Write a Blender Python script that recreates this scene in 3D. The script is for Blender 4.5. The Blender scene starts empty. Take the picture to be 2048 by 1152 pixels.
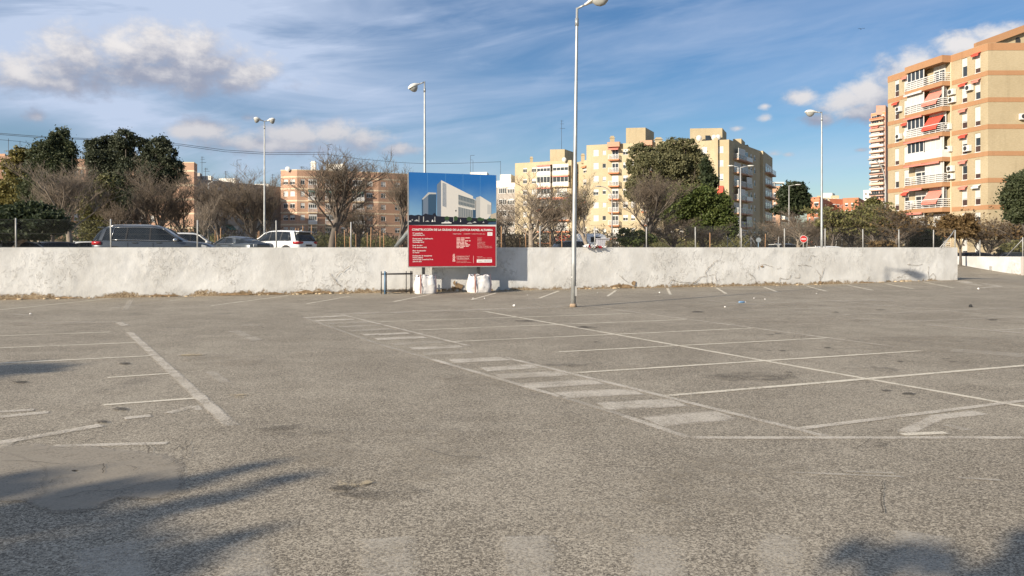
import bpy, bmesh, math, random
import numpy as np
from mathutils import Vector, Matrix, noise as mnoise

random.seed(7); RNG = np.random.default_rng(7)
SC = bpy.context.scene
COL = SC.collection

# ------------------------------------------------------------------ camera, sky, sun, exposure
EYE = 1.70; F = 1500.0; U0 = 1024.0; V0 = 495.0      # eye height (m), focal length and horizon in photo pixels
cam_d = bpy.data.cameras.new("camera"); cam = bpy.data.objects.new("camera", cam_d); COL.objects.link(cam)
cam_d.sensor_width = 36.0; cam_d.lens = F / 2048 * 36.0; cam_d.shift_y = -(576 - V0) / 2048
cam_d.clip_start = 0.1; cam_d.clip_end = 6000
cam.location = (0, 0, EYE); cam.rotation_euler = (math.radians(90), 0, 0)
SC.camera = cam

SUN_EL = math.radians(20.2); SUN_AZ = math.radians(228.5)        # azimuth clockwise from +Y
LIGHT = Vector((math.sin(SUN_AZ + math.pi) * math.cos(SUN_EL), math.cos(SUN_AZ + math.pi) * math.cos(SUN_EL), -math.sin(SUN_EL)))
sun_d = bpy.data.lights.new("sun", 'SUN'); sun_d.energy = 5.0; sun_d.angle = math.radians(0.5); sun_d.color = (1.0, 0.89, 0.73)
sun = bpy.data.objects.new("sun", sun_d); COL.objects.link(sun); sun.location = (-40, -40, 40)
sun.rotation_euler = LIGHT.to_track_quat('-Z', 'Y').to_euler()
SC.view_settings.view_transform = 'Standard'; SC.view_settings.look = 'None'
SC.view_settings.exposure = 0.66; SC.view_settings.gamma = 1.0; SC.view_settings.use_curve_mapping = False

class N:
    """a node socket with arithmetic"""
    def __init__(s, t, sock): s.t = t; s.s = sock
    def _m(s, op, *a):
        n = s.t.nodes.new('ShaderNodeMath'); n.operation = op
        for i, v in enumerate((s,) + a):
            if isinstance(v, N): s.t.links.new(v.s, n.inputs[i])
            else: n.inputs[i].default_value = v
        return N(s.t, n.outputs[0])
    def __add__(s, o): return s._m('ADD', o)
    def __radd__(s, o): return s._m('ADD', o)
    def __sub__(s, o): return s._m('SUBTRACT', o)
    def __rsub__(s, o): return (s * -1.0) + o
    def __mul__(s, o): return s._m('MULTIPLY', o)
    def __rmul__(s, o): return s._m('MULTIPLY', o)
    def __truediv__(s, o): return s._m('DIVIDE', o)
    def mn(s, o): return s._m('MINIMUM', o)
    def mx(s, o): return s._m('MAXIMUM', o)
    def smooth(s, a, b):
        n = s.t.nodes.new('ShaderNodeMapRange'); n.interpolation_type = 'SMOOTHSTEP'
        s.t.links.new(s.s, n.inputs[0]); n.inputs[1].default_value = a; n.inputs[2].default_value = b
        return N(s.t, n.outputs[0])
    def lin(s, a, b, c=0.0, d=1.0):
        n = s.t.nodes.new('ShaderNodeMapRange'); n.inputs[1].default_value = a; n.inputs[2].default_value = b
        n.inputs[3].default_value = c; n.inputs[4].default_value = d
        s.t.links.new(s.s, n.inputs[0]); return N(s.t, n.outputs[0])
def rgb(c): return (c[0], c[1], c[2], 1.0)
def mixc(t, f, a, b):
    n = t.nodes.new('ShaderNodeMix'); n.data_type = 'RGBA'; n.clamp_factor = True
    for idx, v in ((0, f), (6, a), (7, b)):
        if isinstance(v, N): t.links.new(v.s, n.inputs[idx])
        elif idx == 0: n.inputs[0].default_value = v
        else: n.inputs[idx].default_value = rgb(v)
    return N(t, n.outputs[2])
def vmath(t, op, a, b=None, c=None):
    n = t.nodes.new('ShaderNodeVectorMath'); n.operation = op
    for i, v in enumerate((a, b, c)):
        if v is None: continue
        if isinstance(v, N): t.links.new(v.s, n.inputs[i])
        else: n.inputs[i].default_value = v
    return N(t, n.outputs['Value'] if op in ('LENGTH', 'DOT_PRODUCT') else n.outputs[0])
def tnoise(t, vec, scale, detail=4.0, rough=0.55, dist=0.0):
    n = t.nodes.new('ShaderNodeTexNoise'); n.inputs['Scale'].default_value = scale; n.inputs['Detail'].default_value = detail
    n.inputs['Roughness'].default_value = rough; n.inputs['Distortion'].default_value = dist
    if vec is not None: t.links.new(vec.s, n.inputs['Vector'])
    return N(t, n.outputs[0])
def tvoro(t, vec, scale, feature='F1'):
    n = t.nodes.new('ShaderNodeTexVoronoi'); n.feature = feature; n.inputs['Scale'].default_value = scale
    if vec is not None: t.links.new(vec.s, n.inputs['Vector'])
    return N(t, n.outputs['Distance'])
def comb(t, x, y, z):
    n = t.nodes.new('ShaderNodeCombineXYZ')
    for i, v in enumerate((x, y, z)):
        if isinstance(v, N): t.links.new(v.s, n.inputs[i])
        else: n.inputs[i].default_value = v
    return N(t, n.outputs[0])
def sep(t, v):
    n = t.nodes.new('ShaderNodeSeparateXYZ'); t.links.new(v.s, n.inputs[0])
    return [N(t, o) for o in n.outputs]

# sky: Nishita air plus high cirrus and low cumulus, all functions of direction
W = bpy.data.worlds.new("World"); SC.world = W; W.use_nodes = True
t = W.node_tree; t.nodes.clear()
out = t.nodes.new('ShaderNodeOutputWorld'); bg = t.nodes.new('ShaderNodeBackground'); t.links.new(bg.outputs[0], out.inputs[0])
SKY_S = 0.060; bg.inputs[1].default_value = SKY_S
sky = t.nodes.new('ShaderNodeTexSky'); sky.sky_type = 'NISHITA'; sky.sun_disc = False
sky.sun_elevation = SUN_EL; sky.sun_rotation = SUN_AZ; sky.altitude = 50; sky.air_density = 1.0; sky.dust_density = 0.3; sky.ozone_density = 1.6
hs = t.nodes.new('ShaderNodeHueSaturation'); hs.inputs['Saturation'].default_value = 1.30; hs.inputs['Value'].default_value = 1.0
t.links.new(sky.outputs[0], hs.inputs['Color'])
gain = t.nodes.new('ShaderNodeMix'); gain.data_type = 'RGBA'; gain.blend_type = 'MULTIPLY'; gain.inputs[0].default_value = 1.0
t.links.new(hs.outputs[0], gain.inputs[6]); gain.inputs[7].default_value = (0.90, 0.95, 1.08, 1)
skyc = N(t, gain.outputs[2])
tc = t.nodes.new('ShaderNodeTexCoord'); D = N(t, tc.outputs['Generated'])
dx, dy, dz = sep(t, D)
az = dx._m('ARCTAN2', dy); el = dz._m('ARCSINE')
AE = comb(t, az, el, 0.0)
def ae(u, v):
    a = math.atan((u - U0) / F); return a, math.atan((V0 - v) / F * math.cos(a))
# cirrus: long soft streaks, denser to the left and overhead
cv = comb(t, az * 1.5 + el * 1.6, el * 9.0 - az * 1.2, 0.0)
c1 = tnoise(t, cv, 1.5, 5.0, 0.58, 0.6); c2 = tnoise(t, comb(t, az * 3.0, el * 14.0 - az * 2.5, 3.0), 2.2, 5.0, 0.6, 0.4)
veil = (az * -0.80 + 0.10 + el * 0.55).lin(0.0, 0.70)
cir = (c1.smooth(0.30, 0.78) * 0.75 + c2.smooth(0.42, 0.8) * 0.35) * (veil * 0.80 + 0.40) + veil * veil * 0.40
# a band of the veil that dips from the left down towards the middle
band = 1.0 - ((el - 0.155) + az * 0.28)._m('ABSOLUTE') * 13.0
cir = cir + band.mx(0.0) * az.smooth(0.0, -0.35) * c1.smooth(0.2, 0.6) * 0.5
clear = (az * -1.0 - 0.47).smooth(0.0, 0.1) * (0.175 - el).smooth(0.0, 0.05)
cir = cir * (1.0 - clear * 0.8)
cir = cir.mn(0.9).mx(0.0) * el.smooth(-0.02, 0.05)
col = mixc(t, cir, skyc, (6.2, 7.2, 9.2))
# cumulus: clusters of lobes
BL = [(40,150,60,30),(95,135,80,40),(165,118,80,46),(240,105,80,48),(310,98,80,46),(380,105,70,46),(420,130,80,42),(485,145,60,34),(90,165,120,22),(300,150,180,28),(470,165,60,22),
      (420,262,60,22),(480,286,70,24),(600,272,70,27),(660,266,60,26),(730,280,62,22),(795,298,45,14),(560,292,110,18),(380,262,40,14),(497,236,20,10),
      (1640,238,36,13),(1690,205,48,28),(1740,185,46,36),(1790,158,44,34),(1845,125,44,28),(1920,92,48,26),(1990,66,40,20),(1720,226,60,22),
      (1530,236,20,9),(1475,257,16,7),(1530,212,16,8),(1600,196,36,14),(1548,308,20,9),(1577,310,16,7),(75,232,20,16),(1722,300,14,5)]
def field(vec):
    r = None
    for (u, v, ru, rv) in BL:
        a, e = ae(u, v); ka = F / ru; ke = F / rv
        l = vmath(t, 'LENGTH', vmath(t, 'MULTIPLY_ADD', vec, (ka, ke, 0.0), (-a * ka, -e * ke, 0.0)))
        l = l + 0.42 if ru < 27 else l
        r = l if r is None else r.mn(l)
    nz = tnoise(t, vmath(t, 'MULTIPLY', vec, (1.0, 1.45, 1.0)), 21.0, 8.0, 0.62, 0.12)
    return (1.22 - r.mn(2.2) * 0.90) + (nz - 0.53) * 2.7
f0 = field(AE); f1 = field(vmath(t, 'ADD', AE, (-0.016, 0.030, 0.0)))
dens = f0.smooth(-0.15, 0.95)
lit = ((f0 - f1) * 0.52 + 0.20).mn(1.0).mx(0.0)
bil = tnoise(t, AE, 40.0, 5.0, 0.6)
lit = (lit + (bil - 0.5) * 0.35).smooth(0.0, 1.0) * (el.smooth(0.08, 0.24) * 0.55 + 0.45)
ccol = mixc(t, lit, (3.6, 3.9, 5.0), (9.3, 8.9, 8.7))
col = mixc(t, dens * 0.93 * el.smooth(0.0, 0.05), col, ccol)
t.links.new(col.s, bg.inputs[0])
W.cycles.sampling_method = 'MANUAL'; W.cycles.sample_map_resolution = 256

# ------------------------------------------------------------------ geometry of the place
def P(u, v, Y): return Vector(((u - U0) / F * Y, Y, EYE + (V0 - v) / F * Y))
WS, WK = 29.75, 0.325            # the wall's front face: y = WS + WK * x
WALL_X1 = 21.9; TERR = 1.05
def sst(x, a, b):
    x = min(1.0, max(0.0, (x - a) / (b - a))); return x * x * (3 - 2 * x)
def gz(x, y):
    s = y - WK * x
    low = 0.10 * sst(x, 13, 21) * sst(s, 24, 29.5) * (1 - sst(x, 22.5, 27))
    if s < 29.86: return low
    if x < WALL_X1 - 0.1: return TERR
    if x < 30.2: return max(low, TERR * 0.95 * sst(y, 41.0, 58.5))
    return TERR * sst(y, 60, 78)
def G(u, v):
    z = 0.0
    for _ in range(6):
        Y = (EYE - z) * F / max(v - V0, 0.5); X = (u - U0) / F * Y
        if X < WALL_X1: Y = min(Y, WS - 0.06 + WK * X)
        z = gz(X, Y)
    return Vector((X, Y, z))
def wall_pt(u, off=0.0):
    k = (u - U0) / F; Y = (WS - off) / (1 - WK * k); return Vector((k * Y, Y, 0))

# ------------------------------------------------------------------ object helpers
def props(o, label=None, cat=None, group=None, kind=None):
    if label: o['label'] = label
    if cat: o['category'] = cat
    if group: o['group'] = group
    if kind: o['kind'] = kind
    return o
def empty(name, loc, label=None, cat=None, group=None, rz=0.0):
    o = bpy.data.objects.new(name, None); COL.objects.link(o); o.location = loc; o.rotation_euler = (0, 0, rz); o.empty_display_size = 0.1
    return props(o, label, cat, group)
def link(name, me, parent=None, loc=(0, 0, 0), rot=(0, 0, 0), **k):
    o = bpy.data.objects.new(name, me); COL.objects.link(o); o.location = loc; o.rotation_euler = rot
    if parent is not None: o.parent = parent
    return props(o, **k)
def np_mesh(name, verts, faces, mats, smooth=False, tint=None):
    """verts (n,3); faces (m,k) array of equal-sized polygons"""
    verts = np.asarray(verts, dtype=np.float32); faces = np.asarray(faces, dtype=np.int32)
    me = bpy.data.meshes.new(name); me.vertices.add(len(verts)); me.vertices.foreach_set('co', verts.ravel())
    m, k = faces.shape
    me.loops.add(m * k); me.loops.foreach_set('vertex_index', faces.ravel())
    me.polygons.add(m); me.polygons.foreach_set('loop_start', np.arange(0, m * k, k, dtype=np.int32))
    try: me.polygons.foreach_set('loop_total', np.full(m, k, dtype=np.int32))
    except Exception: pass
    if smooth: me.polygons.foreach_set('use_smooth', np.ones(m, dtype=bool))
    if tint is not None:
        a = me.attributes.new('tint', 'FLOAT', 'POINT'); a.data.foreach_set('value', np.asarray(tint, dtype=np.float32))
    for mt in (mats if isinstance(mats, (list, tuple)) else [mats]): me.materials.append(mt)
    me.update(calc_edges=True); return me
class MB:
    """collects simple shapes into one mesh"""
    def __init__(s): s.v = []; s.f = []; s.m = []; s.sm = []
    def face(s, pts, m=0, sm=False):
        b = len(s.v); s.v.extend([tuple(p) for p in pts]); s.f.append(tuple(range(b, b + len(pts)))); s.m.append(m); s.sm.append(sm)
    def box(s, a, b, m=0, M=None):
        x0, y0, z0 = a; x1, y1, z1 = b
        vs = [Vector(p) for p in ((x0,y0,z0),(x1,y0,z0),(x1,y1,z0),(x0,y1,z0),(x0,y0,z1),(x1,y0,z1),(x1,y1,z1),(x0,y1,z1))]
        if M is not None: vs = [M @ p for p in vs]
        k = len(s.v); s.v.extend([tuple(p) for p in vs])
        for f in ((0,3,2,1),(4,5,6,7),(0,1,5,4),(1,2,6,5),(2,3,7,6),(3,0,4,7)):
            s.f.append(tuple(k + i for i in f)); s.m.append(m); s.sm.append(False)
        return s
    def tube(s, pts, r, n=8, m=0, cap=True, sm=True):
        pts = [Vector(p) for p in pts]; rs = r if isinstance(r, (list, tuple)) else [r] * len(pts)
        k = len(s.v); ref = None
        for i, p in enumerate(pts):
            d = (pts[min(i + 1, len(pts) - 1)] - pts[max(i - 1, 0)]).normalized()
            if ref is None: ref = Vector((1, 0, 0)) if abs(d.x) < 0.8 else Vector((0, 1, 0))
            a = (ref - d * ref.dot(d)).normalized(); b = d.cross(a); ref = a
            for j in range(n):
                q = 2 * math.pi * j / n; s.v.append(tuple(p + (a * math.cos(q) + b * math.sin(q)) * rs[i]))
        for i in range(len(pts) - 1):
            for j in range(n):
                j2 = (j + 1) % n; s.f.append((k + i*n + j, k + i*n + j2, k + (i+1)*n + j2, k + (i+1)*n + j)); s.m.append(m); s.sm.append(sm)
        if cap:
            s.f.append(tuple(k + j for j in reversed(range(n)))); s.m.append(m); s.sm.append(False)
            e = k + (len(pts) - 1) * n; s.f.append(tuple(e + j for j in range(n))); s.m.append(m); s.sm.append(False)
        return s
    def loft(s, rings, m=0, cap=True, sm=True, closed=True):
        k = len(s.v); n = len(rings[0])
        for r in rings: s.v.extend([tuple(p) for p in r])
        for i in range(len(rings) - 1):
            for j in range(n if closed else n - 1):
                j2 = (j + 1) % n; s.f.append((k + i*n + j, k + i*n + j2, k + (i+1)*n + j2, k + (i+1)*n + j)); s.m.append(m); s.sm.append(sm)
        if cap and closed:
            s.f.append(tuple(k + j for j in reversed(range(n)))); s.m.append(m); s.sm.append(False)
            e = k + (len(rings) - 1) * n; s.f.append(tuple(e + j for j in range(n))); s.m.append(m); s.sm.append(False)
        return s
    def ell(s, c, r, n=12, k=8, m=0, M=None):
        rings = []
        for i in range(k + 1):
            th = math.pi * i / k; th = min(max(th, 0.03), math.pi - 0.03)
            ring = [Vector((c[0] + r[0]*math.sin(th)*math.cos(2*math.pi*j/n), c[1] + r[1]*math.sin(th)*math.sin(2*math.pi*j/n), c[2] - r[2]*math.cos(th))) for j in range(n)]
            rings.append([M @ p for p in ring] if M is not None else ring)
        return s.loft(rings, m)
    def mesh(s, name, mats):
        me = bpy.data.meshes.new(name); me.from_pydata(s.v, [], s.f)
        for mt in (mats if isinstance(mats, (list, tuple)) else [mats]): me.materials.append(mt)
        me.polygons.foreach_set('material_index', s.m); me.polygons.foreach_set('use_smooth', s.sm)
        me.update(); return me
    def build(s, name, mats, parent=None, loc=(0, 0, 0), rot=(0, 0, 0), **k):
        return link(name, s.mesh(name, mats), parent, loc, rot, **k)
def segs_mesh(name, p0, p1, r0, r1, mat, n=3):
    """many straight tapered tubes in one mesh"""
    p0 = np.asarray(p0, float); p1 = np.asarray(p1, float); r0 = np.asarray(r0, float); r1 = np.asarray(r1, float)
    d = p1 - p0; L = np.linalg.norm(d, axis=1, keepdims=True); d = d / np.maximum(L, 1e-9)
    ref = np.where(np.abs(d[:, 2:3]) < 0.9, np.array([[0, 0, 1.0]]), np.array([[1.0, 0, 0]]))
    a = np.cross(d, ref); a /= np.linalg.norm(a, axis=1, keepdims=True); b = np.cross(d, a)
    M = len(p0); V = np.zeros((M, 2 * n, 3))
    for j in range(n):
        q = 2 * math.pi * j / n; o = a * math.cos(q) + b * math.sin(q)
        V[:, j] = p0 + o * r0[:, None]; V[:, n + j] = p1 + o * r1[:, None]
    fs = np.array([[j, (j + 1) % n, n + (j + 1) % n, n + j] for j in range(n)])
    Fc = (np.arange(M)[:, None, None] * 2 * n + fs[None]).reshape(-1, 4)
    return np_mesh(name, V.reshape(-1, 3), Fc, mat, smooth=(n > 4))

# ------------------------------------------------------------------ materials
def new_mat(name):
    m = bpy.data.materials.new(name); m.use_nodes = True; t = m.node_tree
    b = t.nodes.get('Principled BSDF'); return m, t, b
def objco(t):
    n = t.nodes.new('ShaderNodeTexCoord'); return N(t, n.outputs['Object'])
def geoco(t):
    n = t.nodes.new('ShaderNodeNewGeometry'); return N(t, n.outputs['Position'])
def bump(t, b, h, strength, dist=0.01):
    n = t.nodes.new('ShaderNodeBump'); n.inputs['Strength'].default_value = strength; n.inputs['Distance'].default_value = dist
    t.links.new(h.s, n.inputs['Height']); t.links.new(n.outputs[0], b.inputs['Normal'])
def mat(name, c, rough=0.6, var=0.12, scale=2.0, metal=0.0, spec=0.4, sx=(1, 1, 1), bmp=0.0, c2=None, coat=0.0):
    m, t, b = new_mat(name); p = vmath(t, 'MULTIPLY', geoco(t), sx)
    f = tnoise(t, p, scale, 5.0, 0.6)
    lo = tuple(x * (1 - var) for x in c); hi = c2 if c2 else tuple(min(1, x * (1 + var)) for x in c)
    t.links.new(mixc(t, f.lin(0.3, 0.7), lo, hi).s, b.inputs['Base Color'])
    b.inputs['Roughness'].default_value = rough; b.inputs['Metallic'].default_value = metal; b.inputs['Specular IOR Level'].default_value = spec
    b.inputs['Coat Weight'].default_value = coat
    if bmp: bump(t, b, f, bmp)
    return m
def leaf_mat(name, a, c, trans=0.3):
    m, t, b = new_mat(name); n = t.nodes.new('ShaderNodeAttribute'); n.attribute_name = 'tint'
    cc = mixc(t, N(t, n.outputs['Fac']), a, c); t.links.new(cc.s, b.inputs['Base Color']); b.inputs['Roughness'].default_value = 0.55
    b.inputs['Specular IOR Level'].default_value = 0.25
    tr = t.nodes.new('ShaderNodeBsdfTranslucent'); t.links.new(cc.s, tr.inputs[0])
    mx = t.nodes.new('ShaderNodeMixShader'); mx.inputs[0].default_value = trans
    t.links.new(b.outputs[0], mx.inputs[1]); t.links.new(tr.outputs[0], mx.inputs[2])
    t.links.new(mx.outputs[0], t.nodes['Material Output'].inputs[0]); return m

MAT = {}
def asphalt_mat():
    m, t, b = new_mat('worn_asphalt'); p = geoco(t)
    big = tnoise(t, p, 0.30, 5.0, 0.65); mid = tnoise(t, p, 1.3, 4.0, 0.65)
    gr = tnoise(t, p, 74.0, 3.0, 0.70); vo = tvoro(t, p, 85.0); fine = tnoise(t, p, 190.0, 2.0, 0.6)
    streak = tnoise(t, vmath(t, 'MULTIPLY', p, (0.25, 2.2, 1.0)), 1.0, 4.0, 0.6)
    base = mixc(t, (big * 0.6 + mid * 0.4).smooth(0.40, 0.62), (0.218, 0.184, 0.136), (0.325, 0.280, 0.213))
    base = mixc(t, streak.smooth(0.45, 0.75) * 0.35, base, (0.305, 0.266, 0.207))
    def cells(sc):
        n = t.nodes.new('ShaderNodeTexVoronoi'); n.inputs['Scale'].default_value = sc; t.links.new(p.s, n.inputs['Vector'])
        return sep(t, N(t, n.outputs['Color']))[0]
    cell = cells(82.0) * 0.55 + cells(150.0) * 0.45
    st = (cell + (gr - 0.5) * 0.5).smooth(0.48, 0.82)
    base = mixc(t, st * 0.60, base, (0.63, 0.55, 0.425))
    base = mixc(t, (cell + (gr - 0.5) * 0.6).smooth(0.48, 0.16) * 0.72, base, (0.060, 0.052, 0.043))
    base = mixc(t, fine.smooth(0.62, 0.76) * 0.35, base, (0.48, 0.45, 0.40))
    sp = tnoise(t, p, 0.9, 3.0, 0.5); base = mixc(t, sp.smooth(0.62, 0.76) * 0.30, base, (0.10, 0.09, 0.078))
    t.links.new(base.s, b.inputs['Base Color']); b.inputs['Roughness'].default_value = 0.9; b.inputs['Specular IOR Level'].default_value = 0.2
    bump(t, b, gr * 0.7 + cell * 0.5 + fine * 0.25, 0.35, 0.010)
    return m
MAT['asphalt'] = asphalt_mat()
def paint_mat(name, c, wear0, wear1, strength=1.0, ew=0.22, er=0.75, wa=0.75):
    """road paint worn through to the stones under it"""
    m, t, b = new_mat(name); p = geoco(t)
    w = tnoise(t, p, 2.2, 4.0, 0.65); g = tnoise(t, p, 60.0, 3.0, 0.7)
    t.links.new(mixc(t, g.lin(0.35, 0.65), tuple(x * 0.82 for x in c), c).s, b.inputs['Base Color']); b.inputs['Roughness'].default_value = 0.85
    b.inputs['Specular IOR Level'].default_value = 0.2
    bump(t, b, g, 0.5, 0.006)
    uv = t.nodes.new('ShaderNodeUVMap'); ux, uy, _ = sep(t, N(t, uv.outputs[0]))
    edge = (uy * (1.0 - uy) * 4.0).smooth(0.0, er) * (ux * (1.0 - ux) * 4.0).smooth(0.0, 0.14)
    a = ((w - 0.5) * wa + (g - 0.5) * 0.8 + 0.55 - (1.0 - edge) * ew).smooth(wear0, wear1) * strength
    tr = t.nodes.new('ShaderNodeBsdfTransparent'); mx = t.nodes.new('ShaderNodeMixShader')
    t.links.new(a.s, mx.inputs[0]); t.links.new(tr.outputs[0], mx.inputs[1]); t.links.new(b.outputs[0], mx.inputs[2])
    t.links.new(mx.outputs[0], t.nodes['Material Output'].inputs[0]); return m
MAT['paint'] = paint_mat('worn_road_paint', (0.72, 0.645, 0.53), 0.20, 0.70, 0.76)
MAT['paint_fresh'] = paint_mat('road_paint', (0.84, 0.755, 0.60), 0.16, 0.60, 0.82)
MAT['paint_faint'] = paint_mat('faded_road_paint', (0.64, 0.575, 0.47), 0.24, 0.76, 0.56)
MAT['oil'] = paint_mat('oil_stain', (0.052, 0.046, 0.040), 0.26, 0.80, 0.55, 0.75, 1.0, 2.6)
MAT['smear'] = paint_mat('dark_smear', (0.085, 0.074, 0.060), 0.30, 1.1, 0.40, 0.7, 1.0, 2.4)
MAT['dust'] = paint_mat('pale_dust', (0.40, 0.345, 0.265), 0.30, 1.1, 0.50, 0.7, 1.0, 1.6)
MAT['sand'] = paint_mat('sand_patch', (0.52, 0.42, 0.27), 0.30, 0.66, 0.8, 0.75, 1.0, 2.6)
MAT['smooth_patch'] = paint_mat('worn_smooth_asphalt', (0.390, 0.340, 0.268), 0.10, 0.55, 0.72, 0.35, 0.5)
def wall_mat(name='whitewashed_render', stain=1.0):
    m, t, b = new_mat(name); p = geoco(t); px, py, pz = sep(t, p)
    n1 = tnoise(t, p, 0.8, 5.0, 0.6); n2 = tnoise(t, p, 5.0, 6.0, 0.7); n3 = tnoise(t, p, 22.0, 4.0, 0.6)
    drip = tnoise(t, vmath(t, 'MULTIPLY', p, (6.0, 6.0, 0.7)), 1.0, 4.0, 0.6)
    c = mixc(t, n1.smooth(0.35, 0.68), (0.57, 0.558, 0.53), (0.70, 0.692, 0.668))
    c = mixc(t, drip.smooth(0.5, 0.75) * 0.30, c, (0.60, 0.575, 0.52))
    # flaking: edges of lifted paint
    fl = tnoise(t, p, 2.6, 7.0, 0.72, 0.4); reg = tnoise(t, vmath(t, 'ADD', p, (7.0, 3.0, 1.0)), 0.55, 3.0, 0.5)
    ridge = (1.0 - (fl - 0.5)._m('ABSOLUTE') * 26.0).mx(0.0) * reg.smooth(0.46, 0.60) * n2.smooth(0.40, 0.58)
    low = pz.lin(1.3, 0.1)
    c = mixc(t, ridge * (low * 0.6 + 0.25) * 0.9, c, (0.27, 0.235, 0.19))
    pit = n2.smooth(0.665, 0.72) * reg.smooth(0.40, 0.58) * (low * 0.8 + 0.25)
    c = mixc(t, pit * 0.8, c, (0.26, 0.225, 0.18))
    foot = (pz - (n2 - 0.42) * 0.55 - (n1 - 0.5) * 0.50 - 0.02).smooth(0.075 * stain, -0.02)
    c = mixc(t, foot, c, mixc(t, n3.smooth(0.35, 0.65), (0.165, 0.115, 0.07), (0.40, 0.315, 0.21)))
    t.links.new(c.s, b.inputs['Base Color']); b.inputs['Roughness'].default_value = 0.85; b.inputs['Specular IOR Level'].default_value = 0.2
    bump(t, b, n2 * 0.6 + n3 * 0.15 + ridge * 0.5 + fl * reg.smooth(0.42, 0.6) * 0.9 - foot * 0.5 - pit * 0.5, 0.55, 0.035)
    return m
MAT['wall'] = wall_mat()
def brick_mat(name, a, c, joint=0.16):
    m, t, b = new_mat(name); p = geoco(t)
    n1 = tnoise(t, p, 0.25, 4.0, 0.6); n2 = tnoise(t, vmath(t, 'MULTIPLY', p, (3.0, 3.0, 11.0)), 1.0, 3.0, 0.7)
    drip = tnoise(t, vmath(t, 'MULTIPLY', p, (1.4, 1.4, 0.12)), 1.0, 4.0, 0.6)
    cc = mixc(t, (n1 * 0.5 + n2 * 0.5).smooth(0.33, 0.67), a, c)
    cc = mixc(t, drip.smooth(0.52, 0.75) * joint * 1.6, cc, tuple(x * 0.62 for x in a))
    t.links.new(cc.s, b.inputs['Base Color']); b.inputs['Roughness'].default_value = 0.85; b.inputs['Specular IOR Level'].default_value = 0.2
    bump(t, b, n2, 0.25, 0.02); return m
MAT['brick_yellow'] = brick_mat('yellow_brick', (0.345, 0.28, 0.178), (0.44, 0.367, 0.245))
MAT['band_orange'] = brick_mat('orange_band', (0.345, 0.188, 0.098), (0.39, 0.218, 0.118))
MAT['brick_cream'] = brick_mat('cream_brick', (0.40, 0.325, 0.205), (0.49, 0.41, 0.275))
MAT['brick_pink'] = brick_mat('pink_brick', (0.43, 0.26, 0.175), (0.50, 0.32, 0.225))
MAT['band_pale'] = mat('pale_stone_band', (0.66, 0.53, 0.37), 0.8)
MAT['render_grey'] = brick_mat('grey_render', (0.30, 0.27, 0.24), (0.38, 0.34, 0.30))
MAT['brick_red'] = brick_mat('red_brick', (0.42, 0.16, 0.085), (0.52, 0.21, 0.12))
MAT['brick_brown'] = brick_mat('brown_brick', (0.36, 0.21, 0.13), (0.44, 0.27, 0.18))
MAT['tower_pink'] = brick_mat('tower_render', (0.46, 0.26, 0.19), (0.56, 0.36, 0.28))
MAT['render_white'] = mat('white_render', (0.74, 0.70, 0.62), 0.8, 0.08, 1.0)
MAT['white'] = mat('white_lacquer', (0.62, 0.61, 0.585), 0.4, 0.05, 4.0)
MAT['shutter'] = mat('roller_shutter', (0.55, 0.535, 0.50), 0.55, 0.06, 1.5)
MAT['panel_dark'] = mat('brown_panel', (0.060, 0.035, 0.030), 0.5, 0.2, 3.0)
MAT['awning_red'] = mat('red_awning', (0.60, 0.085, 0.055), 0.8, 0.12, 3.0)
MAT['awning_pink'] = mat('faded_red_awning', (0.62, 0.22, 0.17), 0.8, 0.1, 3.0)
MAT['awning_orange'] = mat('orange_awning', (0.62, 0.24, 0.12), 0.8, 0.1, 3.0)
MAT['awning_green'] = mat('green_awning', (0.06, 0.16, 0.13), 0.8, 0.1, 3.0)
MAT['glass'] = mat('window_glass', (0.030, 0.036, 0.042), 0.08, 0.3, 0.6, spec=0.7)
MAT['roof'] = mat('roof_gravel', (0.30, 0.28, 0.26), 0.9)
MAT['galv'] = mat('galvanised_steel', (0.40, 0.41, 0.405), 0.5, 0.22, 9.0, metal=0.55, sx=(1, 1, 0.35))
MAT['galv_dull'] = mat('dull_galvanised_steel', (0.36, 0.355, 0.34), 0.65, 0.15, 6.0, metal=0.2)
MAT['lens'] = mat('lamp_bowl', (0.30, 0.30, 0.28), 0.2, 0.1, 8.0)
MAT['housing'] = mat('lamp_housing', (0.66, 0.64, 0.58), 0.4, 0.08, 6.0)
MAT['dark_metal'] = mat('dark_metal', (0.055, 0.053, 0.052), 0.5, 0.2, 6.0, metal=0.3)
MAT['blue_metal'] = mat('blue_painted_tube', (0.05, 0.15, 0.27), 0.5, 0.2, 8.0)
MAT['wood'] = mat('stake_wood', (0.33, 0.19, 0.10), 0.8, 0.25, 8.0)
MAT['bark'] = mat('bark', (0.125, 0.104, 0.086), 0.9, 0.3, 6.0, sx=(1, 1, 0.3))
MAT['bark_pale'] = mat('pale_bark', (0.25, 0.205, 0.16), 0.9, 0.3, 6.0, sx=(1, 1, 0.3))
MAT['twig'] = mat('twigs', (0.180, 0.142, 0.106), 0.9, 0.25, 3.0)
MAT['twig_pale'] = mat('pale_twigs', (0.235, 0.19, 0.145), 0.9, 0.25, 3.0)
MAT['rubber'] = mat('rubber', (0.015, 0.015, 0.015), 0.8, 0.2, 8.0)
MAT['rim'] = mat('alloy_rim', (0.45, 0.45, 0.46), 0.35, 0.1, 8.0, metal=0.7)
MAT['cable'] = mat('cable_black', (0.02, 0.02, 0.022), 0.6)
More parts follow.
